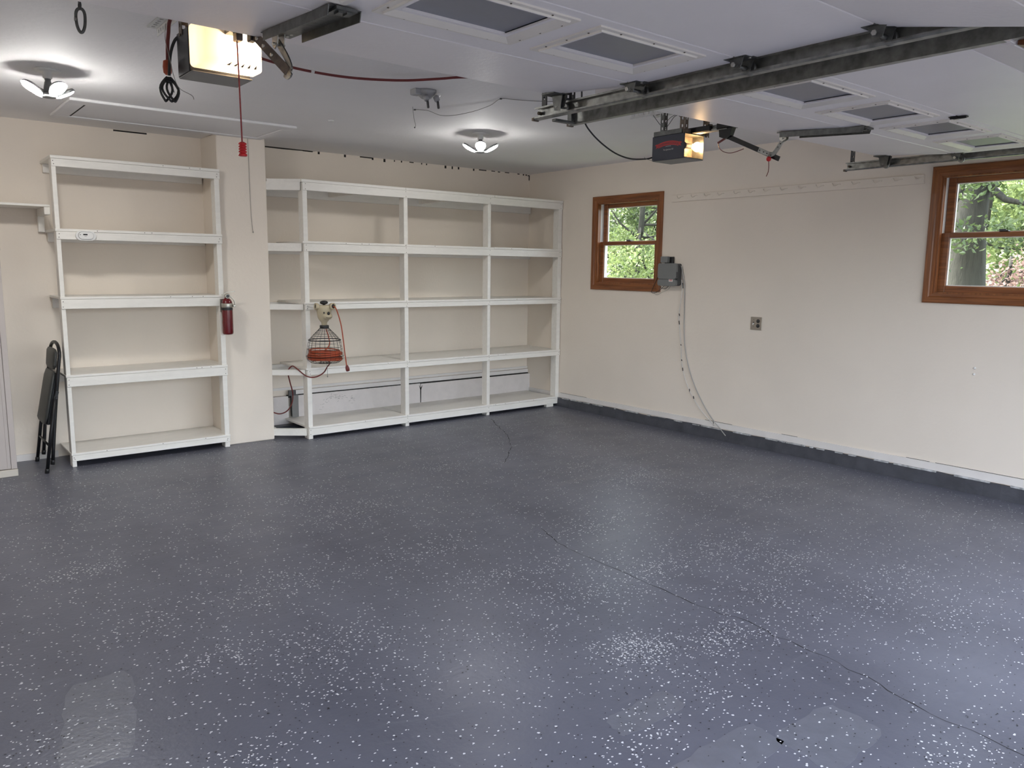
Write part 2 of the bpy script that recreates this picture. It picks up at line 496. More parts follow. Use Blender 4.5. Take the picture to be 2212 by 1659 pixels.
# foundation ledge and strip behind the long shelf
fo = MB()
fo.box(PX1, -2.985, -.055, 0, 0, .318); fo.box(-2.885, -1.520, -.055, 0, 0, .318); fo.box(-1.512, -.0, -.055, 0, 0, .313)
bb = obj('baseboard_back', fo, m_found, label='pale painted concrete foundation ledge behind the long shelf', origin=(-1.6, 0, 0), **ST)
ck = MB()
ck.prism([(-1.520, .10), (-1.511, .10), (-1.508, .25), (-1.490, .30), (-1.514, .27), (-1.534, .302), (-1.521, .25)], 1, -.0560, -.001)
ck.box(-2.99, -.02, -.050, -.02, .300, .325)
obj('crack', ck, m_dark, bb)
scr = MB()
for i in range(46):
    x = -2.66 + rng.uniform(0, .36); z = .19 + .08*math.sin((x+2.66)*8) + rng.normal(0, .018); z = min(max(z, .15), .29)
    scr.bar((x, -.0555, z), (x + rng.uniform(-.03, .03), -.0555, z + rng.uniform(-.015, .015)), .002, .002, (0, 1, 0))
obj('peeling_mark', scr, m_wire, bb, kind='stuff')
stp = MB().box(-2.955, -.012, -.036, 0, .326, .366)
t2 = obj('trim_2', stp, m_trim, label='pale timber strip above the foundation ledge', **ST)
obj('plate_strip', MB().box(-3.25, -.0, -.012, 0, .372, .395), m_trim, t2)
# rusty steel offcut standing in the ledge gap
tp = thing('steel_post_base', 'grey steel plate and bracket in the gap of the foundation ledge', 'bracket', (-2.94, -.06, .12))
obj('upright_plate', MB().box(-2.955, -2.890, -.070, -.062, .115, .325), m_greymetal, tp)
obj('top_bracket', MB().box(-2.985, -2.915, -.075, -.058, .322, .372), m_greydk, tp)
obj('dark_edge', MB().box(-2.965, -2.955, -.066, -.056, .125, .33), m_dark, tp)
# grey painted toe curb under both shelves and the skirting beside the chair
obj('baseboard_left', MB().box(-4.80, PX0, -.10, 0, 0, .052), m_curb, label='dark grey curb under the left shelf unit', **ST)
obj('baseboard_2', MB().box(PX1, -.0, -.16, -.056, 0, .055), m_curb, label='dark grey curb under the long shelf unit', **ST)
obj('baseboard_3', MB().box(XL, -4.9, -.014, 0, 0, .052), m_trim, label='low grey white skirting along the back wall at the left', **ST)
# ragged gap along the top of the back wall
rg = MB()
rg.prism([(-3.26, 2.588), (-3.26, 2.598), (-2.62, 2.598), (-2.70, 2.591), (-2.95, 2.586)], 1, -.002, .001)
for x, w, h in ((-2.75, .10, .008), (-2.60, .02, .02), (-2.33, .02, .022), (-2.16, .14, .008), (-2.03, .018, .02), (-1.90, .022, .028), (-1.78, .01, .015), (-1.70, .014, .014),
                (-1.60, .05, .007), (-1.46, .012, .012), (-1.40, .012, .014), (-1.17, .022, .026), (-1.08, .016, .026), (-1.0, .018, .022), (-.80, .018, .02), (-.72, .10, .008),
                (-.55, .05, .006), (-.46, .03, .008), (-.36, .06, .006), (-.18, .03, .008), (-.10, .018, .012), (-.06, .018, .012)):
    rg.box(x, x+w, -.002, .001, 2.596-h, 2.598)
rg.box(-.012, -.002, -.004, .001, 2.535, 2.590)
rg.box(-.03, -.004, -.004, .001, 2.583, 2.592)
rg.box(-4.35, -4.1, -.003, .001, 2.585, 2.596)
obj('joint_gap', rg, m_dark, wall_back, kind='stuff')

# floor: crack and paint flakes
def ribbon(pts, w, z=.0006):
    mb = MB(); P = []
    for i in range(len(pts)-1):
        a, b = Vector((*pts[i], z)), Vector((*pts[i+1], z)); k = max(1, int((b-a).length/.05))
        for q in range(k): P.append(a.lerp(b, q/k) + Vector((rng.normal(0, .006), rng.normal(0, .006), 0)))
    P.append(Vector((*pts[-1], z)))
    V = []
    for i, p in enumerate(P):
        t = (P[min(i+1, len(P)-1)] - P[max(i-1, 0)]).normalized(); s_ = Vector((t.y, -t.x, 0))
        ww = w*rng.uniform(.15, 1.2)
        V += [p + s_*ww/2, p - s_*ww/2]
    mb.add(V, [(2*i, 2*i+1, 2*i+3, 2*i+2) for i in range(len(P)-1)])
    return mb
obj('floor_crack', ribbon([(-2.95, -3.66), (-3.03, -3.9), (-3.06, -4.07), (-3.06, -4.4), (-3.065, -4.68), (-3.084, -4.93), (-3.04, -5.15), (-3.067, -5.37), (-3.07, -5.6), (-3.106, -5.78), (-3.16, -5.98), (-3.14, -6.12), (-3.16, -6.3), (-3.15, -6.5)], .005), m_dark, floor)
obj('floor_crack', ribbon([(-1.106, -.766), (-1.28, -1.082), (-1.385, -1.332), (-1.556, -1.611), (-1.738, -1.87), (-1.97, -2.121), (-2.139, -2.286)], .007), m_dark, floor)
m_patch = mat('touched_up_floor_paint', (.150, .155, .185), .30, noise=.15, nscale=14, bump=.12, bscale=55)
def patch(x0, x1, y0, y1, sk=0.0):
    n_ = 9; P = []; q = lambda: rng.normal(0, .005)
    for i in range(1, n_): P.append((x0+(x1-x0)*i/n_, y0 + q()))
    for i in range(1, n_): P.append((x1 + q(), y0+(y1-y0)*i/n_))
    for i in range(1, n_): P.append((x1-(x1-x0)*i/n_, y1 + q()))
    for i in range(1, n_): P.append((x0 + q(), y1-(y1-y0)*i/n_))
    P = [(x + sk*(y-y0), y) for x, y in P]
    obj('paint_patch', MB().prism(P, 2, -.001, .0004), m_patch, floor)
patch(-3.73, -3.38, -5.95, -5.72)
patch(-4.11, -3.79, -5.43, -5.31, .1)
patch(-4.30, -3.72, -5.78, -5.62, .1)
patch(-5.62, -5.40, -4.52, -3.95, .2)
CL = [(-2.38, -4.52, 1.6), (-2.87, -4.51, 1), (-3.34, -4.52, 1.5), (-2.7, -5.0, 1), (-3.64, -4.99, 1.3), (-3.61, -5.09, 1.2), (-3.25, -5.18, 1.3), (-2.22, -4.84, 1), (-2.69, -3.78, .7), (-5.21, -2.78, .8), (-4.98, -4.06, 1), (-4.58, -4.25, 1.4), (-3.76, -3.54, 1), (-4.53, -3.52, 1), (-4.96, -3.61, .8), (-3.81, -2.67, .6), (-1.56, -3.23, 1.2), (-3.63, -2.68, .8), (-3.8, -2.24, .6), (-1.23, -4.08, .8), (-3.35, -4.16, .6), (-3.67, -4.07, .5), (-2.93, -5.29, .5), (-2.4, -5.39, .6), (-2.26, -5.69, .6), (-1.92, -5.33, .5), (-5.13, -4.78, .7), (-5.67, -4.31, .6), (-4.08, -5.47, .5), (-4.77, -4.54, .5), (-3.71, -5.4, .5), (-4.18, -4.59, .4), (-1.79, -2.72, .5), (-2.64, -2.1, .4), (-5.09, -1.59, .5), (-3.34, -6.17, .8)]
def flakes(nbase, ncl, smin, smax, z):
    P = [np.column_stack([rng.uniform(XL, -.05, nbase), rng.uniform(-6.5, -.45, nbase)])]
    for x, y, w in CL:
        k = int(ncl*w); sg = rng.uniform(.08, .2)
        P.append(np.column_stack([rng.normal(x, sg*1.2, k), rng.normal(y, sg*.7, k)]))
    P = np.concatenate(P)
    P = P[(P[:, 0] > XL) & (P[:, 0] < -.04) & (P[:, 1] < -.42) & (P[:, 1] > -6.5)]
    N_ = len(P); k = 5
    ang = np.sort(rng.uniform(0, 2*PI, (N_, 1)) + np.linspace(0, 2*PI, k, endpoint=False)[None] + rng.uniform(-.35, .35, (N_, k)), axis=1)
    r = rng.uniform(smin, smax, (N_, 1))*rng.uniform(.7, 1.15, (N_, k))
    X = P[:, :1] + r*np.cos(ang); Y = P[:, 1:] + r*np.sin(ang)*rng.uniform(.55, 1, (N_, 1)); Z = np.full_like(X, z) + rng.uniform(0, .0004, (N_, 1))
    mb = MB(); mb.v = np.stack([X, Y, Z], -1).reshape(-1, 3).tolist()
    mb.f = [tuple(range(i*k, i*k+k)) for i in range(N_)]; mb.sm = [False]*N_
    return mb
obj('pale_flakes', flakes(17000, 170, .0024, .0058, .0009), m_flakew, floor, kind='stuff', origin=(0, 0, 0))
obj('black_flakes', flakes(9000, 60, .0018, .0044, .0014), m_flakek, floor, kind='stuff', origin=(0, 0, 0))

# ------------------------------------------------------------------ windows
def window(num, y0, y1, label):
    """double hung window in the right wall; y1 is the edge nearer the back wall"""
    w = thing('window_%d' % num, label, None, (0, (y0+y1)/2, WZ0), kind='structure')
    cw, co = .066, .006
    Y0, Y1, Z0, Z1 = y0-cw, y1+cw, WZ0-cw, WZ1+cw
    X0, X1 = -.022, 0.0
    def casing(inner, outer, axis):
        # mitred board with a stepped inner edge; corner order: outer a, outer b, inner b, inner a
        mb = MB()
        (oa, ob), (ib, ia) = outer, inner
        lerp = lambda p, q, t: (p[0]+(q[0]-p[0])*t, p[1]+(q[1]-p[1])*t)
        def quad(t0, t1, xf0, xf1):
            a, b, c, d = lerp(oa, ia, t0), lerp(ob, ib, t0), lerp(ob, ib, t1), lerp(oa, ia, t1)
            mb.hexa([(xf0, *a), (xf0, *b), (xf1, *c), (xf1, *d), (X1, *a), (X1, *b), (X1, *c), (X1, *d)])
        quad(0, .12, X0+.006, X0); quad(.12, .62, X0, X0); quad(.62, .72, X0, X0+.007); quad(.72, 1, X0+.007, X0+.010)
        return mb
    g = .0006
    obj('casing', casing([(y1+co, WZ1+co-g), (y0-co, WZ1+co-g)][::-1] and ((y1-0, WZ1), (y0, WZ1)), ((Y0, Z1), (Y1, Z1)), 1), m_woody, w)
    obj('casing', casing(((y1, WZ0), (y0, WZ0)), ((Y0, Z0), (Y1, Z0)), 1), m_woody, w)
    obj('casing', casing(((y1, WZ1), (y1, WZ0)), ((Y1, Z0), (Y1, Z1)), 2), m_woodz, w)
    obj('casing', casing(((y0, WZ1), (y0, WZ0)), ((Y0, Z0), (Y0, Z1)), 2), m_woodz, w)
    # wooden stop on the room side and white liner beyond it
    t = .012
    for nm, m_, xa, xb, tt in (('jamb_stop', m_woodz, -.004, .034, t), ('jamb_liner', m_white, .034, .15, .008)):
        mb = MB()
        mb.box(xa, xb, y0, y0+tt, WZ0, WZ1); mb.box(xa, xb, y1-tt, y1, WZ0, WZ1)
        mb.box(xa, xb, y0+tt, y1-tt, WZ1-tt, WZ1); mb.box(xa, xb, y0+tt, y1-tt, WZ0, WZ0+tt)
        obj(nm, mb, m_, w)
    a, b = y0+.010, y1-.010
    zm = 1.822
    def sash(nm, xa, xb, za, zb, st, rb, rt):
        mb = MB()
        mb.cbox(xa, xb, a, a+st, za, zb, .003); mb.cbox(xa, xb, b-st, b, za, zb, .003)
        mb.cbox(xa, xb, a+st, b-st, za, za+rb, .003); mb.cbox(xa, xb, a+st, b-st, zb-rt, zb, .003)
        s_ = obj(nm, mb, m_woody, w)
        bead = MB()
        for q in ((a+st, a+st+.006, za+rb, zb-rt), (b-st-.006, b-st, za+rb, zb-rt), (a+st+.006, b-st-.006, za+rb, za+rb+.006), (a+st+.006, b-st-.006, zb-rt-.006, zb-rt)):
            bead.box((xa+xb)/2-.004, (xa+xb)/2+.010, *q)
        obj('glazing_bead', bead, m_white, s_)
        obj('pane', MB().box((xa+xb)/2-.002, (xa+xb)/2+.002, a+st, b-st, za+rb, zb-rt), m_glass, s_)
        return s_
    lo = sash('lower_sash', .036, .072, WZ0+.010, zm, .052, .046, .034)
    sash('upper_sash', .078, .114, zm-.034, WZ1-.008, .052, .034, .040)
    yc = (y0+y1)/2
    lk = MB().cbox(.030, .070, yc-.028, yc+.028, zm, zm+.010, .003); lk.cbox(.036, .05, yc-.012, yc+.034, zm+.010, zm+.018, .003)
    obj('sash_lock', lk, m_blackplastic, w)
window(1, *WIN[0], 'small varnished wood window near the back corner')
window(2, *WIN[1], 'varnished wood window at the right edge below the door track')

# ------------------------------------------------------------------ outside: trees
def tree(name, label, base, h, tr, blobs, nleaf, size, lmat, lean=(0, 0), group=None, branches=7):
    t = thing(name, label, 'tree', base, group)
    bx, by, bz = base
    tk = MB()
    top = Vector((bx+lean[0], by+lean[1], bz+h))
    b0 = Vector(base)
    tk.tube([b0.lerp(top, q) + Vector((rng.normal(0, .03), rng.normal(0, .03), 0)) for q in np.linspace(0, 1, 7)], [tr*(1.15-.75*q) for q in np.linspace(0, 1, 7)], 10)
    obj('trunk', tk, m_bark, t)
    br = MB()
    for i in range(branches):
        c = blobs[i % len(blobs)]
        s_ = b0.lerp(top, rng.uniform(.3, .95))
        e = Vector((c[0], c[1], c[2])) + Vector(rng.normal(0, c[3]*.4, 3).tolist())
        mid = s_.lerp(e, .5) + Vector((rng.normal(0, .1), rng.normal(0, .1), -.1))
        br.tube([s_, mid, e], [tr*.28, tr*.17, tr*.06], 6)
    obj('branch', br, m_bark, t)
    tot = sum(c[3]**2 for c in blobs)
    P = []
    for c in blobs:
        k = int(nleaf*c[3]**2/tot)
        sub = max(4, int(k/28))
        cen = rng.normal(0, 1, (sub, 3)); cen /= np.linalg.norm(cen, axis=1)[:, None]
        cen = cen*(c[3]*rng.uniform(.35, 1.0, (sub, 1))**.6)*np.array([1, 1, c[4]]) + np.array(c[:3])
        idx = rng.integers(0, sub, k)
        P.append(cen[idx] + rng.normal(0, c[3]*.13 + .05, (k, 3)))
    P = np.concatenate(P); P = P[P[:, 2] > base[2] + .25]; P = P[P[:, 0] > .6]
    n_ = len(P)
    nrm = rng.normal(0, 1, (n_, 3)) + np.array([-.1, -.1, .9]); nrm /= np.linalg.norm(nrm, axis=1)[:, None]
    u = np.cross(nrm, rng.normal(0, 1, (n_, 3))); u /= np.linalg.norm(u, axis=1)[:, None]
    v = np.cross(nrm, u)
    s_ = size*rng.uniform(.6, 1.3, (n_, 1))
    droop = nrm*s_*.18
    q = np.stack([P - u*s_, P + v*s_*.55 - droop, P + u*s_, P - v*s_*.55 - droop], 1)
    mb = MB(); mb.v = q.reshape(-1, 3).tolist()
    mb.f = [f for i in range(n_) for f in ((4*i, 4*i+1, 4*i+2), (4*i, 4*i+2, 4*i+3))]; mb.sm = [False]*len(mb.f)
    obj('leaves', mb, lmat, t, kind='stuff', origin=(bx, by, bz+h*.6))
    return t
tree('maple_tree', 'sunlit green tree right behind the small window', (4.3, 2.3, -.15), 3.4, .08, [(3.55, 1.55, 1.55, .42, .8), (4.0, 1.15, 1.75, .40, .7), (3.9, 2.2, 1.9, .45, .6), (4.4, 1.2, 2.35, .35, .6), (3.6, 2.5, 2.7, .45, .6), (4.9, 2.2, 1.3, .6, .8), (4.4, 2.2, 3.6, .9, .7)], 6500, .042, m_leaf, (-.3, -.5), branches=14)
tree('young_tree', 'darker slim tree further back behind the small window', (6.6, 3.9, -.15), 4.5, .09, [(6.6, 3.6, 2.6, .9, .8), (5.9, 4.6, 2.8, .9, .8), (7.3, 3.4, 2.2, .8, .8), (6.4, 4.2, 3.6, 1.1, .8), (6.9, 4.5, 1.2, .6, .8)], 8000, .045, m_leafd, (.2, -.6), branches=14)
tree('back_tree', 'broad bright tree at the back seen through the small window', (10.5, 8.0, -.15), 6, .16, [(10, 7.5, 1.5, 1.7, .8), (9.2, 8.6, 2.8, 1.6, .8), (11.5, 7, 2.9, 1.7, .8), (10.3, 8, 4.8, 2.2, .7), (12.2, 8.6, 1.8, 1.8, .8)], 9000, .095, m_leaf)
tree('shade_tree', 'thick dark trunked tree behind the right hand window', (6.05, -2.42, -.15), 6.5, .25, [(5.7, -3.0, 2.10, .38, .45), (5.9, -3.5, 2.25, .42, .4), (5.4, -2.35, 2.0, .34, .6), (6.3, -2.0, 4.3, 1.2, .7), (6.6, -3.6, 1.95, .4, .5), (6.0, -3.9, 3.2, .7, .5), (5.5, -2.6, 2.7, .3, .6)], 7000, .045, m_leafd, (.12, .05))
tree('light_tree', 'sunlit yellow green tree well behind the right hand window', (11.8, -.1, -.15), 5.5, .14, [(11.6, -.4, 2.9, 1.0, .8), (11.9, -1.1, 3.7, 1.3, .8), (12.6, .3, 3.0, 1.4, .8), (11.2, .7, 1.8, 1.0, .8), (12.4, -1.9, 1.7, .9, .8)], 7500, .065, m_leaf)
tree('purple_tree', 'low purple leaved tree behind the right hand window', (9.6, -1.75, -.15), 2.0, .07, [(9.6, -1.9, 1.25, .62, .75), (9.9, -2.4, 1.85, .6, .7), (9.3, -1.6, .95, .45, .8)], 4500, .042, m_leafp)
tree('border_tree', 'large green tree at the far edge of the lawn', (21, 4.5, -.15), 7, .25, [(20, 3.5, 2.2, 2.6, .9), (21, 6, 2.6, 2.4, .9), (20.5, .6, 2.6, 2.4, .9), (22, 9.5, 2.4, 2.5, .9), (19.5, 13.5, 2.6, 2.8, .9), (22, -3.5, 2.6, 2.6, .9)], 9000, .17, m_leaf, branches=9)

# ------------------------------------------------------------------ shelving
SHELF = {}
def nails(mb, pts, y):
    for x, z in pts:
        mb.lathe([(.0032, 0), (.0032, .0012)], (x, y, z), (0, -1, 0), 8)
def left_shelf():
    t = thing('shelf_unit', 'white painted timber shelf unit with four bays left of the pier', 'shelf', (-4.28, -.23, 0))
    YS = -.455
    XA, XB = -4.876, -3.676
    post = [(-4.876, -4.846), (-3.722, -3.682)]
    for a, b in post:
        obj('post', MB().cbox(a, b, YS+.003, YS+.092, 0, 2.285, .0025), m_shelf, t)
    lev = [(2.305, .078, .022), (1.786, .078, .020), (1.290, .090, .018), (.707, .090, .018), (.108, .062, .016)]
    for zt, hr, th in lev:
        rb_ = obj('rail', MB().cbox(XA+.001, XB-.002, YS-.004, YS+.034, zt-hr, zt-th-.001, .0025), m_shelf, t)
        obj('board', MB().cbox(XA-.004, XB-.001, YS-.006, -.004, zt-th, zt, .002), m_shelf, t)
        if zt > .2:
            obj('cleat', MB().cbox(XA+.01, XB-.01, -.040, -.002, zt-hr-.01, zt-th-.001, .002), m_shelf, t)
        nb = MB()
        for a, b in post:
            nails(nb, [((a+b)/2+rng.uniform(-.006, .006), zt-th-.018), ((a+b)/2+rng.uniform(-.006, .006), zt-hr+.016)], YS-.004)
        for k in range(3):
            nails(nb, [(rng.uniform(XA+.1, XB-.1), zt-th*.5)], YS-.006)
        obj('nail', nb, m_nail, t, kind='stuff')
    # toe plank tips below the bottom rail
    return t
left_shelf()
def long_shelf():
    t = thing('shelf_unit', 'long white painted timber shelf unit filling the back right corner', 'shelf', (-1.6, -.29, 0))
    YS = -.58
    posts = [(-3.022, -2.980), (-2.018, -1.976), (-1.027, -.990), (-.058, -.008)]
    for i, (a, b) in enumerate(posts):
        z0 = 0
        obj('post', MB().cbox(a if i < 3 else a, b, YS+.003, YS+.092, .03 if i == 3 else 0, 2.245, .0025), m_shelf, t)
    obj('foot', MB().cbox(-.185, -.085, YS+.004, YS+.05, 0, .032, .002), m_shelf, t)
    lev = [(2.272, .094, .024), (1.750, .088, .020), (1.222, .066, .018), (.643, .066, .018), (.112, .080, .018)]
    for k, (zt, hr, th) in enumerate(lev):
        xe = -.006 if k < 4 else -.050
        obj('rail', MB().cbox(-3.021, xe-.002, YS-.004, YS+.034, zt-hr, zt-th-.001, .0025), m_shelf, t)
        # boards in three lengths, slightly uneven
        cuts = [-3.035 if k < 4 else -3.02, -2.0, -.95, xe]
        for a, b in zip(cuts[:-1], cuts[1:]):
            dz = rng.uniform(-.001, .001)
            obj('board', MB().cbox(a+.001, b-.001, YS-.006+rng.uniform(-.002, .001), -.058 if k == 4 else -.004, zt-th+dz, zt+dz, .002), m_shelf, t)
        if k < 4:
            obj('cleat', MB().cbox(-3.22, -.008, -.042, -.002, zt-hr-.02, zt-th-.001, .002), m_shelf, t)
            obj('joist', MB().cbox(-2.52, -2.48, YS+.036, -.044, zt-hr+.002, zt-th-.001, .002), m_shelf, t)
            obj('joist', MB().cbox(-1.52, -1.48, YS+.036, -.044, zt-hr+.002, zt-th-.001, .002), m_shelf, t)
        # slanted return rail from the corner post back to the pier
        ret = MB()
        a, b = Vector((-3.024, -.545, 0)), Vector((-3.258, -.372, 0))
        mid = (zt-hr + zt-th)/2
        ret.bar(a + Vector((0, 0, mid)), b + Vector((0, 0, mid)), .034, hr-th, (0, 0, 1))
        obj('return_rail', ret, m_shelf, t)
        if k == 0:
            fb = MB()
            fb.prism([(-3.034, -.568), (-3.258, -.392), (-3.258, -.006), (-3.038, -.006)][::-1], 2, zt-.024, zt-.001)
            obj('corner_board', fb, m_shelf, t)
        else:
            obj('side_cleat', MB().cbox(-3.258, -3.222, -.33, -.046, zt-hr, zt-th-.002, .002), m_shelf, t)
        nb = MB()
        for a, b in posts[:3] + ([posts[3]] if k < 4 else []):
            nails(nb, [((a+b)/2+rng.uniform(-.006, .006), zt-th-.014), ((a+b)/2+rng.uniform(-.006, .006), zt-hr+.012)], YS-.004)
        for q in range(6):
            nails(nb, [(rng.uniform(-2.9, -.2), zt-th*.5)], YS-.006)
        obj('nail', nb, m_nail, t, kind='stuff')
    return t
long_shelf()
# wall shelf above the cabinet
ws = thing('wall_shelf', 'single white wall shelf at the left edge above the cabinet', 'shelf', (-5.6, -.16, 1.945))
obj('board', MB().cbox(-6.45, -4.882, -.335, -.003, 1.944, 1.961, .002), m_shelf, ws)
obj('bracket', MB().cbox(-4.922, -4.882, -.330, -.003, 1.889, 1.943, .003), m_shelf, ws)
obj('wall_cleat', MB().cbox(-4.925, -4.882, -.045, -.003, 1.77, 1.888, .003), m_shelf, ws)

# ------------------------------------------------------------------ things by the left wall
cab = thing('storage_cabinet', 'tall beige grey steel cabinet cut by the left edge of the photo', 'cabinet', (-5.7, -.26, 0))
CX0, CX1, CY0, CY1 = -6.15, -5.236, -.490, -.03
obj('body', MB().cbox(CX0, CX1, CY0+.014, CY1, .055, 1.615, .003), m_cab, cab)
obj('plinth', MB().cbox(CX0-.004, CX1+.004, CY0-.004, CY1, 0, .053, .004), m_cabcap, cab)
obj('top_cap', MB().cbox(CX0-.004, CX1+.006, CY0-.006, CY1, 1.617, 1.645, .004), m_cab, cab)
for a in (CX1-.036, CX0): obj('front_stile', MB().cbox(a, a+.036, CY0, CY0+.013, .056, 1.614, .002), m_cab, cab)
for a, b in ((CX0+.038, -5.695), (-5.691, CX1-.038)):
    dr = obj('door', MB().cbox(a, b, CY0+.001, CY0+.013, .058, 1.612, .003), m_cab, cab)
    hx = b-.05 if a < -6 else a+.05
    obj('handle', MB().cbox(hx-.008, hx+.008, CY0-.022, CY0+.001, .78, .92, .004), m_bolt, dr)
rb2 = MB(); rb2.cbox(CX1-.060, CX1-.054, CY0-.002, CY0+.002, .07, 1.60, .0008)
obj('door_fold', rb2, m_cab, cab)

# folded chair, its width runs along Y and it leans towards the shelf
ch = thing('folding_chair', 'black folding chair folded flat and leaning on the left shelf', 'chair', (-5.03, -.31, 0))
def px(z, k):        # x of the main frame plane (k=0) or the front leg plane (k=1)
    return (-5.012 + (z-.075)*.118) if k == 0 else (-5.058 + z*.150)
ya, yb = -.505, -.105
mf = MB()
path = []
zs_ = np.linspace(.075, .86, 9)
for z in zs_: path.append((px(z, 0)-.004*math.sin((z-.075)*4), ya, z))
for a in np.linspace(0, PI, 11)[1:-1]:
    path.append((px(.86+.075*math.sin(a), 0), (ya+yb)/2 + (ya-yb)/2*math.cos(a), .86+.088*math.sin(a)))
for z in zs_[::-1]: path.append((px(z, 0)-.004*math.sin((z-.075)*4), yb, z))
mf.tube(path, .0125, 10)
obj('back_frame', mf, m_blackmetal, ch)
for y in (ya-.026, yb+.026):
    lg = MB().tube([(px(.012, 1), y, .012), (px(.3, 1), y, .3), (px(.545, 1)+.006, y*1.0, .545)], .0120, 10)
    o_ = obj('leg', lg, m_blackmetal, ch)
    obj('foot_cap', MB().lathe([(.0145, 0), (.0150, .03), (.0130, .034)], (px(0, 1), y, 0), (.12, 0, 1), 12), m_blackplastic, o_)
for y in (ya, yb):
    obj('foot_cap', MB().lathe([(.0145, 0), (.0150, .03), (.0130, .034)], (px(.055, 0), y, .055), (.12, 0, 1), 12), m_blackplastic, ch)
obj('crossbar', MB().tube([(px(.20, 1), ya-.02, .20), (px(.20, 1), yb+.02, .20)], .008, 8), m_blackmetal, ch)
obj('crossbar', MB().tube([(px(.33, 0), ya, .33), (px(.33, 0), yb, .33)], .008, 8), m_blackmetal, ch)
st_ = MB()
def slab(z0, z1, x0, x1, y0, y1, t, bulge=.006, n=8):
    """thin cushion between two heights, its face turned to -X"""
    V = []; F = []
    m_ = 7
    for side in (0, 1):
        for i in range(n+1):
            for j in range(m_+1):
                u, v = i/n, j/m_
                b = bulge*(1-(2*u-1)**4)*(1-(2*v-1)**4)
                z = z0+(z1-z0)*u; x = x0+(x1-x0)*u; y = y0+(y1-y0)*v
                inset = .018*(abs(2*u-1)**6)*(abs(2*v-1)**6)
                V.append((x - b - t/2 if side == 0 else x + t/2, y + (inset if v < .5 else -inset), z + (inset if u < .5 else -inset)))
    o = (n+1)*(m_+1)
    id_ = lambda s, i, j: s*o + i*(m_+1) + j
    for i in range(n):
        for j in range(m_):
            F.append((id_(0, i, j), id_(0, i+1, j), id_(0, i+1, j+1), id_(0, i, j+1)))
            F.append((id_(1, i, j), id_(1, i, j+1), id_(1, i+1, j+1), id_(1, i+1, j)))
    for i in range(n):
        F.append((id_(0, i, 0), id_(1, i, 0), id_(1, i+1, 0), id_(0, i+1, 0)))
        F.append((id_(0, i, m_), id_(0, i+1, m_), id_(1, i+1, m_), id_(1, i, m_)))
    for j in range(m_):
        F.append((id_(0, 0, j), id_(0, 0, j+1), id_(1, 0, j+1), id_(1, 0, j)))
        F.append((id_(0, n, j), id_(1, n, j), id_(1, n, j+1), id_(0, n, j+1)))
    return MB().add(V, F, True)
sp = obj('seat', slab(.350, .742, -5.036, -4.957, ya+.010, yb-.010, .012), m_seat, ch)
obj('seat_pan', MB().hexa([(-5.026, ya+.02, .352), (-5.008, ya+.02, .352), (-5.008, yb-.02, .352), (-5.026, yb-.02, .352), (-4.948, ya+.02, .735), (-4.935, ya+.02, .735), (-4.935, yb-.02, .735), (-4.948, yb-.02, .735)]), m_blackmetal, ch)
obj('backrest', slab(.752, .905, -4.950, -4.934, ya+.014, yb-.014, .014, .010), m_seat, ch)
for y in (ya-.014, yb+.014):
    hg = MB()
    hg.bar((px(.52, 1)+.004, y, .515), (px(.60, 0), y, .60), .006, .020, (1, 0, 0))
    hg.lathe([(.008, -.016), (.008, .016)], (px(.56, 0)-.006, y, .555), (0, 1, 0), 10)
    obj('hinge_link', hg, m_blackmetal, ch)

# detector on the shelf rail
dt = thing('smoke_detector', 'white oval alarm unit stuck on the second rail of the left shelf', 'alarm', (-4.684, -.462, 1.706))
def stadium(x0, x1, z0, z1, n=10):
    r = (z1-z0)/2; c = (z0+z1)/2
    return [(x1-r+r*math.sin(PI*k/n), c+r*math.cos(PI*k/n)) for k in range(n+1)] + [(x0+r-r*math.sin(PI*k/n), c-r*math.cos(PI*k/n)) for k in range(n+1)]
b1 = MB().prism(stadium(-4.753, -4.618, 1.704, 1.775), 1, -.459, -.480)
obj('case', b1, m_white, dt)
obj('front_ring', MB().prism(stadium(-4.737, -4.634, 1.712, 1.768), 1, -.480, -.4815), m_greydk, dt)
obj('front_panel', MB().prism(stadium(-4.735, -4.636, 1.714, 1.766), 1, -.480, -.488), m_white, dt)
obj('display', MB().box(-4.705, -4.676, -.4885, -.487, 1.742, 1.752), m_blackplastic, dt)
obj('test_button', MB().lathe([(.0035, 0), (.0035, .002)], (-4.724, -.488, 1.745), (0, -1, 0), 10), m_grey, dt)
obj('lettering', MB().box(-4.697, -4.682, -.4883, -.487, 1.733, 1.7355), m_grey, dt)

# fire extinguisher on the right post
ex = thing('fire_extinguisher', 'small dark red fire extinguisher hung on the post beside the pier', 'extinguisher', (-3.680, -.512, .964))
ec = (-3.680, -.512, 0)
obj('cylinder', MB().lathe([(.030, .966), (.040, .970), (.0435, .982), (.0435, 1.215), (.040, 1.238), (.030, 1.256), (.018, 1.264), (.018, 1.272)], ec, n=24), m_ext, ex)
obj('label_band', MB().lathe([(.0440, 1.168), (.0443, 1.170), (.0443, 1.190), (.0440, 1.192)], ec, n=24), m_blackplastic, ex)
bd = MB().lathe([(.0445, 1.190), (.0452, 1.192), (.0452, 1.222), (.0445, 1.224)], ec, n=24); bd.cbox(-3.64, -3.618, -.545, -.520, 1.194, 1.212, .003)
bd.box(-3.72, -3.69, -.47, -.459, 1.15, 1.26)
obj('bracket_strap', bd, m_alu, ex)
vh = MB().lathe([(.016, 1.268), (.017, 1.275), (.017, 1.290), (.012, 1.294)], ec, n=16)
vh.lathe([(.020, 0), (.021, .004), (.021, .012), (.017, .014)], (-3.680, -.525, 1.283), (0, -1, 0), 18)
obj('valve', vh, m_alu, ex)
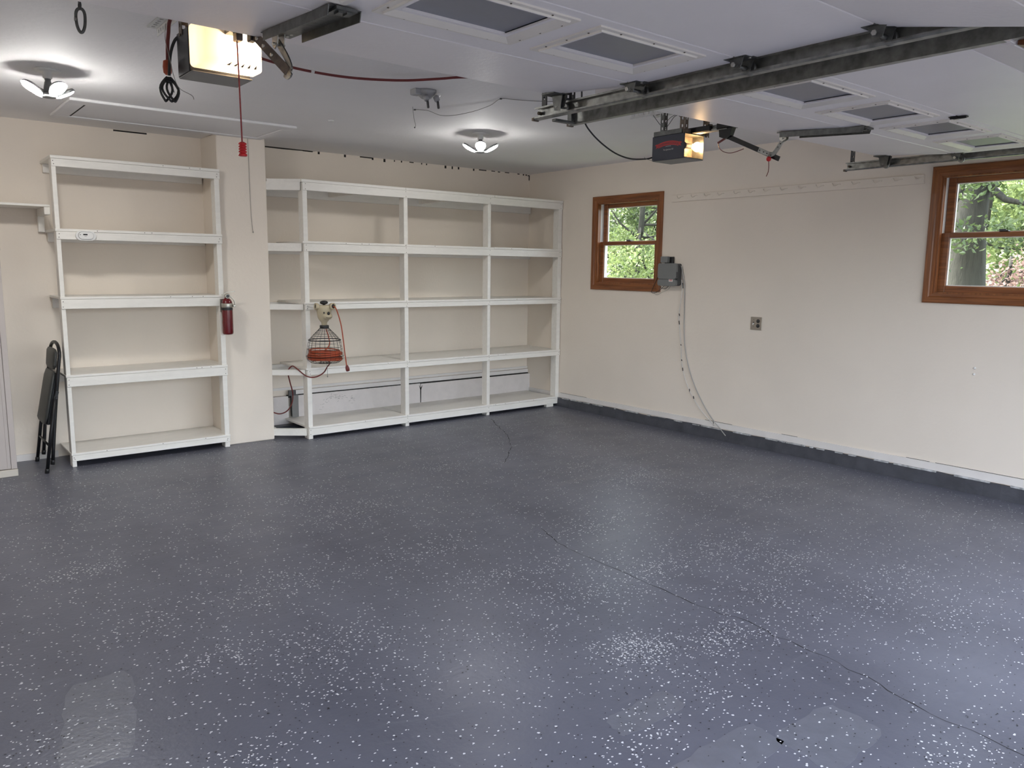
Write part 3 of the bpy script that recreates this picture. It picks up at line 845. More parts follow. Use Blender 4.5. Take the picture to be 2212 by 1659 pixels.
obj('gauge', MB().lathe([(.014, 0), (.014, .002)], (-3.680, -.5392, 1.283), (0, -1, 0), 16), m_greydk, ex)
lv = MB(); lv.bar((-3.705, -.512, 1.300), (-3.685, -.512, 1.314), .014, .004); lv.bar((-3.686, -.512, 1.313), (-3.612, -.512, 1.322), .016, .004)
obj('lever', lv, m_alu, ex)
hn = MB(); hp = [(-3.668, -.512, 1.290), (-3.645, -.512, 1.276), (-3.622, -.512, 1.248), (-3.613, -.512, 1.222), (-3.618, -.512, 1.210)]
for a, b in zip(hp[:-1], hp[1:]): hn.bar(a, b, .014, .005)
obj('handle', hn, m_alu, ex)
obj('pull_pin', MB().tube([(-3.722, -.512, 1.296), (-3.70, -.512, 1.292), (-3.66, -.512, 1.290)], .002, 6), m_alu, ex)

# hanging string on the pier
sg = MB().tube([(-3.412, -.396, 2.586), (-3.409, -.394, 2.35), (-3.408, -.394, 2.13), (-3.404, -.394, 1.93), (-3.395, -.394, 1.822)], .0016, 6)
stg = obj('string', sg, m_wire, label='thin pale cord hanging down the front of the pier', cat='string')
obj('string_tip', MB().lathe([(.003, 0), (.005, .004), (.004, .014)], (-3.394, -.396, 1.809), n=8), m_wire, stg)

# ------------------------------------------------------------------ bear headed cord keeper
RC = Vector((-2.940, -.770, 0))
rk = thing('cord_keeper', 'bear headed wire basket full of orange cord hanging on the long shelf', 'cord keeper', (RC.x, RC.y, .70))
hc = (RC.x, RC.y, 1.128)
hm = MB()
hm.lathe([(.020, 1.030), (.024, 1.040), (.026, 1.058), (.040, 1.072), (.054, 1.095), (.062, 1.125), (.068, 1.16), (.070, 1.185), (.064, 1.200), (.040, 1.206)], (RC.x, RC.y, 0), n=24, sx=1.0, sy=.82)
hm.ball((RC.x+.012, RC.y-.035, 1.112), .040, sc=(1.15, .9, .85))
hd_ = obj('head', hm, m_beige, rk)
for sx_, tl in ((-1, .035), (1, .045)):
    c0 = Vector((RC.x+sx_*.050, RC.y-(.008 if sx_ < 0 else .020), 1.192)); axd = Vector((-.95, .10, .10) if sx_ < 0 else (.22, -.95, .10)).normalized()
    e_ = MB()
    prof = [(.022, 0), (.030, .015), (.031, tl-.004), (.027, tl), (.020, tl-.001), (.019, tl-.02)]
    e_.lathe(prof, c0, axd, 18)
    er = obj('ear', e_, m_beige, rk)
    obj('ear_hole', MB().lathe([(.0185, 0), (.0185, .001)], c0 + axd*(tl-.006), axd, 16), m_blackplastic, er)
obj('cap', MB().ball((RC.x-.004, RC.y-.01, 1.228), .036, sc=(1, .8, .48)).lathe([(.012, 1.203), (.012, 1.222)], (RC.x-.004, RC.y-.01, 0), n=12), m_blackplastic, rk)
obj('eye', MB().ball((RC.x+.010, RC.y-.068, 1.137), .0135, 12, 7, (1, .6, 1.1)), m_blackplastic, rk)
obj('eye', MB().ball((RC.x-.026, RC.y-.055, 1.142), .0075, 12, 7, (.8, .7, 1.1)), m_blackplastic, rk)
obj('mouth', MB().tube([(RC.x-.014+.008*k, RC.y-.0735+.0006*(k-3)**2, 1.098+.0004*(k-3)**2) for k in range(8)], .0018, 6), m_nail, rk)
obj('collar', MB().lathe([(.037, 1.004), (.039, 1.006), (.039, 1.030), (.036, 1.032)], (RC.x, RC.y, 0), n=24), m_blackplastic, rk)
cg = MB()
prof = [(.038, 1.008), (.060, .985), (.100, .945), (.134, .905), (.144, .86), (.154, .81), (.160, .765), (.152, .735), (.12, .712)]
NW = 22
for k in range(NW):
    a = 2*PI*k/NW
    cg.tube([(RC.x+r*math.cos(a), RC.y+r*math.sin(a), z) for r, z in prof], .0010, 5)
for r, z, w in ((.060, .985, .0014), (.082, .963, .0014), (.100, .945, .0014), (.118, .925, .0014), (.140, .885, .0014), (.146, .85, .0014), (.151, .825, .0014), (.160, .765, .0025), (.12, .712, .0025), (.06, .708, .002)):
    cg.tube([(RC.x+r*math.cos(a), RC.y+r*math.sin(a), z) for a in np.linspace(0, 2*PI, 28, endpoint=False)], w, 5, closed=True)
for k in range(8):
    a = 2*PI*k/8; cg.tube([(RC.x, RC.y, .707), (RC.x+.12*math.cos(a), RC.y+.12*math.sin(a), .711)], .0015, 5)
obj('wire_cage', cg, m_blackmetal, rk)
obj('shoulder_ring', MB().tube([(RC.x+.136*math.cos(a), RC.y+.136*math.sin(a), .905) for a in np.linspace(0, 2*PI, 32, endpoint=False)], .0042, 7, closed=True), m_blackmetal, rk)
obj('hanger_hook', MB().tube([(RC.x-.03, RC.y+.05, 1.17), (RC.x-.05, RC.y+.11, 1.185), (RC.x-.055, RC.y+.17, 1.19), (RC.x-.055, RC.y+.183, 1.186)], .006, 8), m_white, rk)
obj('pull_chain', MB().tube([(RC.x+.006, RC.y-.02, .706), (RC.x+.010, RC.y-.02, .64), (RC.x+.010, RC.y-.02, .592)], .0016, 6).lathe([(.003, 0), (.005, .004), (.003, .014)], (RC.x+.010, RC.y-.02, .580), n=8), m_wire, rk)
# coiled orange cord
oc = thing('extension_cord', 'orange extension cord coiled inside the bear headed basket', 'cord', (RC.x, RC.y, .725))
NC = 13
for k in range(NC):
    z = .735 + (k % 7)*.0135 + rng.uniform(-.003, .003); r = (.146 if k < 7 else .128) + rng.uniform(-.006, .003)
    if z > .80: r -= .012
    ph = rng.uniform(0, 6)
    pts = [(RC.x + (r+.004*math.sin(3*a+ph))*math.cos(a), RC.y + (r+.004*math.sin(3*a+ph))*math.sin(a), z + .006*math.sin(a+ph)) for a in np.linspace(0, 2*PI, 36, endpoint=False)]
    obj('coil', MB().tube(pts, .0058, 7, closed=True), m_orange, oc)
def smooth(pts, k=6):
    P = [Vector(p) for p in pts]; out = []
    for i in range(len(P)-1):
        p0, p1, p2, p3 = P[max(i-1, 0)], P[i], P[i+1], P[min(i+2, len(P)-1)]
        for q in range(k):
            t = q/k
            out.append(.5*((2*p1) + (p2-p0)*t + (2*p0-5*p1+4*p2-p3)*t*t + (3*p1-p0-3*p2+p3)*t**3))
    out.append(P[-1]); return out
tail = MB().tube(smooth([(RC.x+.058, RC.y-.050, 1.196), (RC.x+.070, RC.y-.090, 1.175), (RC.x+.098, RC.y-.115, 1.05), (RC.x+.100, RC.y-.150, .92), (RC.x+.104, RC.y-.168, .80), (RC.x+.118, RC.y-.170, .690)]), .0050, 8)
obj('tail', tail, m_orange, oc)
obj('plug', MB().lathe([(.007, 0), (.013, -.012), (.017, -.030), (.016, -.052), (.012, -.054)], (RC.x+.119, RC.y-.170, .694), (-.2, 0, 1), 12), m_redcord, oc)
obj('riser', MB().tube(smooth([(RC.x+.015, RC.y, 1.0), (RC.x+.028, RC.y-.02, .93), (RC.x+.015, RC.y-.06, .87), (RC.x-.04, RC.y-.10, .83), (RC.x-.10, RC.y-.09, .80)]), .0050, 8), m_orange, oc)
obj('supply_lead', MB().tube(smooth([(RC.x-.02, RC.y-.12, .735), (RC.x+.012, RC.y-.06, .702), (RC.x+.014, RC.y-.01, .67), (RC.x-.010, RC.y+.02, .615), (RC.x-.07, RC.y+.06, .578), (RC.x-.125, RC.y+.12, .585), (RC.x-.17, RC.y+.23, .648),
     (-3.105, -.44, .652), (-3.125, -.40, .60), (-3.10, -.38, .50), (-3.06, -.34, .39), (-3.055, -.30, .29), (-3.09, -.27, .22), (-3.15, -.24, .195), (-3.215, -.20, .22), (-3.255, -.18, .26)]), .0055, 8), m_redcord, oc)

# ------------------------------------------------------------------ right wall items
WX = -.001
cbx = thing('control_box', 'grey wall mounted timer box beside the small window', 'control box', (-.05, -2.13, 1.39))
def rbox(x0, x1, y0, y1, z0, z1, r=.022, n=5):
    poly = []
    for cy, cz, a0 in ((y1-r, z1-r, 0), (y0+r, z1-r, PI/2), (y0+r, z0+r, PI), (y1-r, z0+r, 1.5*PI)):
        for k in range(n+1): poly.append((cy + r*math.cos(a0+PI/2*k/n), cz + r*math.sin(a0+PI/2*k/n)))
    return MB().prism(poly, 0, x0, x1)
obj('back_case', rbox(-.060, WX, -2.250, -2.030, 1.392, 1.600), m_greydk, cbx)
obj('front_door', rbox(-.082, -.060, -2.252, -2.028, 1.455, 1.602), m_grey, cbx)
obj('lower_cover', rbox(-.082, -.060, -2.252, -2.028, 1.390, 1.451), m_grey, cbx)
obj('latch', MB().cbox(-.078, -.05, -2.262, -2.250, 1.47, 1.52, .002), m_greydk, cbx)
lb = obj('warning_label', MB().box(-.0828, -.082, -2.215, -2.168, 1.430, 1.452), m_white, cbx, label='small white label with red print')
obj('printed_line', MB().box(-.0830, -.0827, -2.210, -2.173, 1.444, 1.449).box(-.0830, -.0827, -2.210, -2.173, 1.436, 1.440), m_red, lb)
ad = thing('power_adapter', 'small grey plug in adapter above the timer box', 'adapter', (-.03, -2.10, 1.61))
obj('body', MB().cbox(-.075, -.030, -2.130, -2.050, 1.607, 1.666, .004), m_grey, ad)
obj('socket_plate', MB().cbox(-.028, WX, -2.160, -2.06, 1.600, 1.664, .003), m_blackplastic, ad)
wb = thing('wire_bundle', 'black wires looping out of the bottom of the timer box', 'wire', (-.03, -2.05, 1.31))
obj('wire', MB().tube(smooth([(-.03, -2.043, 1.632), (-.03, -2.02, 1.615), (-.026, -2.005, 1.56), (-.025, -1.985, 1.48), (-.026, -1.945, 1.40), (-.03, -1.915, 1.335), (-.032, -1.925, 1.318), (-.032, -1.965, 1.318), (-.034, -2.03, 1.352), (-.04, -2.075, 1.387)]), .0028, 6), m_blackplastic, wb)
obj('wire', MB().tube(smooth([(-.045, -2.06, 1.387), (-.035, -2.03, 1.375), (-.03, -2.045, 1.365), (-.03, -2.09, 1.362), (-.04, -2.13, 1.387)]), .0026, 6), m_blackplastic, wb)
obj('wire', MB().tube(smooth([(-.045, -2.16, 1.387), (-.02, -2.11, 1.352), (-.02, -2.03, 1.32), (-.02, -1.99, 1.30), (-.02, -1.95, 1.305), (-.02, -1.94, 1.35)]), .0014, 6), m_wire, wb)
wcab = obj('wall_cable', MB().tube(smooth([(-.02, -2.258, 1.58), (-.012, -2.275, 1.50), (-.008, -2.300, 1.38), (-.008, -2.305, 1.20), (-.008, -2.318, .93), (-.008, -2.360, .72), (-.010, -2.44, .52), (-.012, -2.55, .345), (-.014, -2.68, .19), (-.020, -2.77, .12), (-.034, -2.83, .08), (-.036, -2.86, .055)], 8), .0042, 7), m_grey, label='smooth grey cable running from the timer box down to the curb', cat='cable')
wcab.data.materials[0] = m_cablegrey
wc2 = MB().tube(smooth([(-.024, -2.270, 1.45), (-.012, -2.275, 1.34), (-.008, -2.248, 1.14), (-.008, -2.252, 1.05), (-.008, -2.272, .92), (-.008, -2.288, .80), (-.008, -2.302, .68), (-.009, -2.34, .55), (-.010, -2.42, .40), (-.012, -2.54, .26), (-.018, -2.66, .17), (-.026, -2.73, .125)], 8), .0030, 6)
wc2o = obj('wall_cable', wc2, m_whitecable, label='thin white paint chipped cable left of the grey cable', cat='cable')
bk = MB()
for y, z, ln in ((-2.2745, 1.395, .05), (-2.2490, 1.12, .02), (-2.2515, 1.045, .035), (-2.2845, .835, .012), (-2.3005, .69, .014), (-2.318, .605, .03), (-2.41, .412, .03), (-2.46, .352, .025), (-2.70, .148, .05)):
    bk.tube([(-.010, y+.0, z+ln/2), (-.010, y-.006, z-ln/2)], .0042, 6)
obj('bare_patch', bk, m_blackplastic, wc2o, kind='stuff')
sp_ = thing('outlet_plate', 'steel double plate with a switch and a black socket on the right wall', 'outlet', (-.003, -3.09, 1.033))
obj('plate', MB().cbox(-.007, WX, -3.148, -3.036, 1.032, 1.144, .003), m_plate, sp_)
for z in (1.109, 1.068):
    sk = obj('socket', MB().lathe([(.0165, 0), (.0165, .003), (.015, .004)], (-.007, -3.112, z), (-1, 0, 0), 18), m_blackplastic, sp_)
    obj('slot', MB().box(-.0116, -.0108, -3.119, -3.117, z, z+.009).box(-.0116, -.0108, -3.107, -3.105, z, z+.009), m_grey, sk)
obj('switch_slot', MB().box(-.0075, -.006, -3.073, -3.063, 1.075, 1.101), m_blackplastic, sp_)
tg = MB(); tg.bar((-.007, -3.068, 1.088), (-.022, -3.068, 1.080), .008, .009); obj('toggle', tg, m_whitecable, sp_)
obj('screw', MB().lathe([(.003, 0), (.003, .001)], (-.0072, -3.068, 1.060), (-1, 0, 0), 8).lathe([(.003, 0), (.003, .001)], (-.0072, -3.068, 1.120), (-1, 0, 0), 8), m_nail, sp_)
pg = thing('hook_rail', 'long white painted hook board high on the right wall between the windows', 'hook rail', (-.01, -3.25, 2.17))
obj('board', MB().cbox(-.018, WX, -4.412, -2.105, 2.172, 2.238, .003), m_wall, pg)
for i in range(15):
    y = -2.17 - i*.155 + rng.uniform(-.01, .01)
    hk = MB().tube(smooth([(-.018, y, 2.226), (-.030, y-.012, 2.216), (-.034, y-.02, 2.206), (-.026, y-.03, 2.204), (-.018, y-.05, 2.216), (-.018, y-.07, 2.214)], 4), .0030, 6)
    obj('hook', hk, m_wall, pg)
for z, nm in ((.885, 'upper of the two tiny white wall anchors below the right hand window'), (.842, 'lower of the two tiny white wall anchors below the right hand window')):
    obj('wall_anchor', MB().lathe([(.009, 0), (.008, .004), (.004, .006)], (0, -4.86, z), (-1, 0, 0), 12), m_white, label=nm, cat='anchor', group='wall anchors under the window')

# ------------------------------------------------------------------ ceiling items
hc_ = thing('attic_hatch', 'flat white attic hatch with a plain frame in the ceiling', 'hatch', (-4.07, -.75, H))
ht = MB()
ax0, ax1, ay0, ay1 = -4.852, -3.302, -1.138, -.396
bx0, bx1, by0, by1 = -4.742, -3.368, -1.008, -.470
for q in ((ax0, ax1, ay0, by0), (ax0, ax1, by1, ay1), (ax0, bx0, by0, by1), (bx1, ax1, by0, by1)):
    ht.cbox(q[0], q[1], q[2], q[3], H-.018, H, .004)
obj('frame', ht, m_ceil, hc_)
obj('panel', MB().cbox(bx0+.012, bx1-.006, by0+.004, by1-.004, H-.012, H, .002), m_ceil, hc_)
obj('gap', MB().box(bx0+.0005, bx0+.0115, by0+.006, by1-.006, H-.0135, H), m_dark, hc_)

def led_light(x, y, rot, label, power):
    m_led = emit('led_panel', (1.0, .985, .95), LED*power)
    t = thing('ceiling_light', label, 'ceiling light', (x, y, H), 'three leaf ceiling lights')
    obj('mount', MB().lathe([(.066, H), (.066, H-.008), (.058, H-.012), (.024, H-.014), (.023, H-.046), (.018, H-.050)], (x, y, 0), n=24), m_white, t)
    obj('neck', MB().lathe([(.017, H-.050), (.014, H-.060), (.018, H-.070), (.022, H-.090), (.026, H-.12), (.02, H-.13)], (x, y, 0), n=20), m_grey, t)
    for k in range(4):
        a = rot + 2*PI*k/4
        rd = Vector((math.cos(a), math.sin(a), 0)); td = Vector((-math.sin(a), math.cos(a), 0))
        dn = Vector((0, 0, -1))
        tilt = math.radians(29)          # leaf raised at its outer end: it lights sideways and up a little
        lx = (rd*math.cos(tilt) + Vector((0, 0, 1))*math.sin(tilt)).normalized()
        ln = (rd*math.sin(tilt) + dn*math.cos(tilt)).normalized()       # face direction
        c0 = Vector((x, y, H-.140)) + rd*.034
        def leafpoly(off, s_):
            P = []
            for i in range(18):
                b = 2*PI*i/18
                u = .060 + .058*math.cos(b)*s_; w = .047*math.sin(b)*s_*(.82+.18*math.cos(b))
                P.append(c0 + lx*u + td*w + ln*off)
            return P
        bk_ = MB(); A, B = leafpoly(-.010, .96), leafpoly(.004, 1.10); n_ = 18
        bk_.add(A + B, [tuple(range(n_)), tuple(range(2*n_-1, n_-1, -1))] + [(i, n_+i, n_+(i+1) % n_, (i+1) % n_) for i in range(n_)])
        lf = obj('leaf', bk_, m_grey, t)
        fc = MB(); A, B, D = leafpoly(.0045, .98), leafpoly(.012, .88), leafpoly(.017, .55)
        fc.add(A + B + D, [tuple(range(2*n_, 3*n_))] + [(q*n_+i, q*n_+(i+1) % n_, (q+1)*n_+(i+1) % n_, (q+1)*n_+i) for q in (0, 1) for i in range(n_)], True)
        obj('led_panel', fc, m_led, lf)
    obj('hub_cap', MB().lathe([(.034, H-.150), (.040, H-.144), (.038, H-.128), (.02, H-.124)], (x, y, 0), n=20), m_grey, t)
led_light(-2.07, -1.845, .95, 'lit white leaf ceiling light in front of the long shelf', .62)
led_light(-5.085, -1.865, .35, 'lit white leaf ceiling light at the left above the cabinet side', 1.05)

lh = thing('lamp_holder', 'unlit white twin lamp holder with two hanging stubs in mid ceiling', 'lamp holder', (-3.235, -2.845, H))
obj('base', MB().lathe([(.062, H), (.062, H-.012), (.050, H-.032), (.030, H-.048), (.012, H-.052)], (-3.225, -2.848, 0), n=24), m_lampgrey, lh)
obj('junction_box', MB().cbox(-3.315, -3.262, -2.87, -2.805, H-.034, H, .004), m_lampgrey, lh)
for x, y in ((-3.262, -2.895), (-3.205, -2.920)):
    skt = obj('socket', MB().lathe([(.017, 0), (.017, .026), (.012, .03)], (x, y, H-.046), (.2, -.55, -1), 14), m_lampgrey, lh)
    obj('stub', MB().lathe([(.0065, 0), (.0075, .004), (.0075, .040), (.005, .043)], (x+.006, y-.014, H-.074), (.05, -.15, -1), 10), m_greydk, skt)
obj('photo_cell', MB().lathe([(.019, 0), (.018, .016), (.010, .018)], (-3.178, -2.895, H-.022), (.3, -.5, -1), 14), m_white, lh)
obj('ceiling_button', MB().lathe([(.021, H), (.021, H-.007), (.015, H-.012)], (-3.224, -1.559, 0), n=18), m_white, label='tiny round white button on the ceiling near the back wall', cat='button')
cw = thing('ceiling_wire', 'thin grey wire stapled across the ceiling past the lamp holder', 'wire', (-2.8, -2.7, H))
obj('wire', MB().tube(smooth([(-2.975, -2.315, H-.003), (-2.90, -2.36, H-.006), (-2.78, -2.335, H-.018), (-2.72, -2.42, H-.022), (-2.69, -2.60, H-.018), (-2.70, -2.80, H-.010), (-2.754, -2.982, H-.004), (-2.66, -3.02, H-.003), (-2.50, -3.10, H-.003), (-2.30, -3.25, H-.003)]), .0020, 6), m_wire, cw)
stp2 = MB()
for x, y in ((-2.975, -2.315), (-2.754, -2.982)): stp2.cbox(x-.006, x+.006, y-.006, y+.006, H-.008, H, .001)
obj('staple', stp2, m_greydk, cw)
hw = MB().tube(smooth([(-3.030, -2.375, H-.001), (-3.022, -2.37, H-.03), (-3.018, -2.372, H-.07), (-3.006, -2.372, H-.115), (-3.010, -2.372, H-.128)]), .0018, 6)
hwo = obj('hanging_wire', hw, m_wire, label='short loose wire end hanging from the ceiling by the lamp holder', cat='wire')
obj('wire_tip', MB().ball((-3.012, -2.372, H-.132), .005, 8, 5), m_greydk, hwo)
# carabiner on a ceiling eye
ce = thing('screw_eye', 'grey screw eye in the ceiling at the top left', 'hook', (-5.195, -3.36, H))
obj('shank', MB().lathe([(.006, H), (.006, H-.03)], (-5.195, -3.36, 0), n=10), m_greydk, ce)
obj('eye', MB().tube([(-5.195, -3.36+.013*math.sin(a), H-.042+.013*math.cos(a)) for a in np.linspace(0, 2*PI, 18, endpoint=False)], .0045, 8, closed=True), m_greydk, ce)
cz = H-.098
cp = []
for q in range(28):
    a = 2*PI*q/28
    w = .0170 + .0040*math.cos(a)
    cp.append((-5.195 + w*math.sin(a)*.85, -3.36 - w*math.sin(a)*.55, cz + .046*math.copysign(abs(math.cos(a))**.8, math.cos(a))))
cbn = obj('carabiner', MB().tube(cp, .0062, 8, closed=True), m_galv2, label='steel carabiner hanging from the ceiling eye', cat='carabiner')
obj('gate_ring', MB().lathe([(.0068, -.006), (.0068, .006)], (-5.195-.0150, -3.36+.0100, cz+.004), (0.05, 0, 1), 10), m_galv, cbn)

# ------------------------------------------------------------------ overhead doors (open, lying under the ceiling)
m_bracket = m_galv2
def door(num, X0, X1, ysh, label, wx, zb=2.300):
    d = thing('door_%d' % num, label, None, ((X0+X1)/2, -5.2+ysh, zb), kind='structure')
    Y = [-4.185+ysh, -4.715+ysh, -5.232+ysh, -5.748+ysh, -6.235+ysh]
    Z = [zb+.040, zb, zb, zb, zb-.105]
    T = .042
    if num == 2: Y[4], Z[4] = -6.045, zb-.072
    g = .0025
    secs = []
    for i in range(4):
        ya_, yb_, za, zb_ = Y[i], Y[i+1], Z[i], Z[i+1]
        t = Vector((0, yb_-ya_, zb_-za)).normalized(); nn = Vector((0, -t.z, t.y)) if t.y > 0 else Vector((0, t.z, -t.y))
        ya2, za2 = ya_ + t.y*g, za + t.z*g; yb2, zb2 = yb_ - t.y*g, zb_ - t.z*g
        def strip(mb, xa, xb, u0, u1, lift=0.0, th=T):
            a = Vector((0, ya2, za2)).lerp(Vector((0, yb2, zb2)), u0) + nn*lift
            b = Vector((0, ya2, za2)).lerp(Vector((0, yb2, zb2)), u1) + nn*lift
            c = .0028 if u0 == 0 else 0; e = .0028 if u1 == 1 else 0
            # lower corners with small chamfers at the seams
            pr = [(a.y, a.z + (c if c else 0)), (a.y + t.y*c, a.z + t.z*c), (b.y - t.y*e, b.z - t.z*e), (b.y, b.z + (e if e else 0)), (b.y + nn.y*th, b.z + nn.z*th), (a.y + nn.y*th, a.z + nn.z*th)]
            mb.prism(pr, 0, xa, xb)
        mb = MB()
        if i != 1:
            strip(mb, X0, X1, 0, 1)
        else:
            L_ = abs(Y[2]-Y[1])
            u0, u1 = (abs(wx['y'][0]-Y[1]))/L_, (abs(wx['y'][1]-Y[1]))/L_
            strip(mb, X0, X1, 0, u0); strip(mb, X0, X1, u1, 1)
            xs = [X0]
            for c in wx['x']: xs += [c[0], c[1]]
            xs.append(X1)
            for k in range(0, len(xs), 2): strip(mb, xs[k], xs[k+1], u0, u1)
        s_ = obj('door_section', mb, m_door, d)
        secs.append(s_)
        for xa, xb in ((X0-.040, X0-.001), (X1+.001, X1+.040)):
            es = MB(); strip(es, xa, xb, 0, 1, .005, T-.005)
            obj('end_stile', es, m_door, s_)
    if num == 2:
        bs = MB().hexa([(X0, Y[4]-.030, Z[4]-.004), (X1, Y[4]-.030, Z[4]-.004), (X1, Y[4]-.004, Z[4]+.002), (X0, Y[4]-.004, Z[4]+.002), (X0, Y[4]-.050, Z[4]+.10), (X1, Y[4]-.050, Z[4]+.10), (X1, Y[4]-.020, Z[4]+.11), (X0, Y[4]-.020, Z[4]+.11)])
        obj('bottom_seal', bs, m_woodx, secs[3])
    sw = secs[1]
    for (xa, xb) in wx['x']:
        y1_, y0_ = wx['y']            # y1_ nearer the back wall
        O = [(xa-.062, y1_+.064), (xb+.072, y1_+.064), (xb+.072, y0_-.054), (xa-.062, y0_-.054)]
        I = [(xa, y1_), (xb, y1_), (xb, y0_), (xa, y0_)]
        fm = MB(); V = []; F = []
        lerp2 = lambda p, q, t_: (p[0]+(q[0]-p[0])*t_, p[1]+(q[1]-p[1])*t_)
        rings = [(0, zb), (0, zb-.006), (.34, zb-.006), (.38, zb-.012), (1.0, zb+.006), (1.0, zb+.030)]
        for t_, z in rings:
            for k in range(4):
                p = lerp2(O[k], I[k], t_); V.append((p[0], p[1], z))
        for r in range(len(rings)-1):
            for k in range(4):
                F.append((r*4+k, r*4+(k+1) % 4, (r+1)*4+(k+1) % 4, (r+1)*4+k))
        fm.add(V, F)
        obj('window_frame', fm, m_frame, sw)
        sc_ = MB()
        for k in range(4):
            a, b = O[k], O[(k+1) % 4]; ia, ib = I[k], I[(k+1) % 4]
            for q in (.18, .5, .82):
                p = lerp2(a, b, q); p2 = lerp2(ia, ib, q); p = lerp2(p, p2, .22)
                sc_.lathe([(.0035, zb-.0085), (.0035, zb-.0068)], (p[0], p[1], 0), n=6)
        obj('screw', sc_, m_nail, sw, kind='stuff')
        obj('pane', MB().box(xa-.004, xb+.004, y0_-.004, y1_+.004, zb+.009, zb+.015), m_pane, sw)
    # roller hinges along both edges
    for xe, sgn, ro in ((X1, 1, .058), (X0, -1, .020 if num == 2 else .058)):
        for i in range(1, 4):
            y, z = Y[i], Z[i]
            hb = MB()
            x_in, x_out = xe-.035*sgn, xe+.045*sgn
            pl = [(y+.045, z-.002), (y-.048, z-.002), (y-.048, z+.004), (y+.045, z+.004)]
            hb.prism(pl, 0, min(x_in, x_out), max(x_in, x_out))
            for xx in (x_in+.012*sgn, x_out-.008*sgn):
                hb.prism([(y+.030, z-.001), (y+.012, z-.036), (y-.020, z-.040), (y-.034, z-.001)], 0, xx-.0015, xx+.0015)
            hb.lathe([(.007, -.034), (.007, .034)], ((x_in+x_out)/2+.002*sgn, y-.004, z-.028), (1, 0, 0), 10)
            h_ = obj('hinge', hb, m_bracket, d)
            obj('hinge_bolt', MB().lathe([(.0085, 0), (.0085, .006)], (x_in-.006*sgn, y-.004, z-.028), (-sgn, 0, 0), 6).lathe([(.006, 0), (.006, .004)], ((x_in+x_out)/2, y+.034, z-.001), (0, 0, -1), 6).lathe([(.006, 0), (.006, .004)], ((x_in+x_out)/2, y-.040, z-.001), (0, 0, -1), 6), m_bolt, h_)
            obj('roller', MB().lathe([(.021, 0), (.024, .003), (.024, .012), (.021, .015)], (xe+ro*sgn, y-.004, z-.026), (sgn, 0, 0), 18).lathe([(.005, -.02), (.005, .01)], (xe+ro*sgn, y-.004, z-.026), (sgn, 0, 0), 8), m_galv, h_)
        # top fixture at the free upper edge of the door
        y, z = Y[0], Z[0]
        tf = MB()
        xm = xe-.01*sgn
        tf.box(xm-.035, xm+.05, y-.085, y-.002, z-.010, z-.004)
        tf.prism([(y-.012, z-.006), (y-.030, z-.075), (y-.070, z-.080), (y-.085, z-.010)], 0, xm+.020*sgn-.0015, xm+.020*sgn+.0015)
        tf.prism([(y-.06, z-.006), (y-.05, z-.070), (y-.085, z-.062), (y-.10, z-.010)], 0, xm+.034*sgn-.0015, xm+.034*sgn+.0015)
        t_ = obj('top_bracket', tf, m_bracket, d)
        obj('roller', MB().lathe([(.021, 0), (.024, .003), (.024, .012), (.021, .015)], (xe+(ro-.002)*sgn, y-.045, zb-.020), (sgn, 0, 0), 18).lathe([(.005, -.05), (.005, .01)], (xe+(ro-.002)*sgn, y-.045, zb-.020), (sgn, 0, 0), 8), m_galv, t_)
    # centre stile hinges
    xc = (X0+X1)/2
    for i in (1, 2, 3):
        if num == 1 and i != 1: continue
        y, z = Y[i], Z[i]
        if num == 2 and i == 2:
            cbm = MB().prism([(xc+.11, y+.035), (xc+.11, y-.012), (xc+.085, y-.042), (xc+.06, y-.042), (xc+.045, y+.035)], 2, z-.007, z-.003)
            cbm.prism([(xc+.048, y+.03), (xc+.052, y+.03), (xc+.066, y-.040), (xc+.060, y-.040)], 2, z-.014, z-.002)
            cbm.box(xc+.05, xc+.11, y+.0, y+.03, z-.005, z+.001)
            hh = obj('centre_hinge', cbm, m_blackmetal, d)
            obj('hinge_bolt', MB().lathe([(.008, 0), (.008, .005)], (xc+.088, y+.01, z-.007), (0, 0, -1), 6), m_bolt, hh)
    return d, Y, Z
NEARW = [(-3.614-.620*k-.398, -3.614-.620*k) for k in range(4)][::-1]
FARW = [(-2.535+.640*k-.375, -2.535+.640*k) for k in range(4)]
dn, YN, ZN = door(1, NX0, NX1, 0.0, 'near overhead door lying open above the camera with grey panes', dict(x=NEARW, y=(-4.897, -5.130)))
df, YFR, ZFR = door(2, FX0, FX1, -.078, 'far overhead door lying open beside the right wall with grey panes', dict(x=FARW, y=(-4.965, -5.212)))

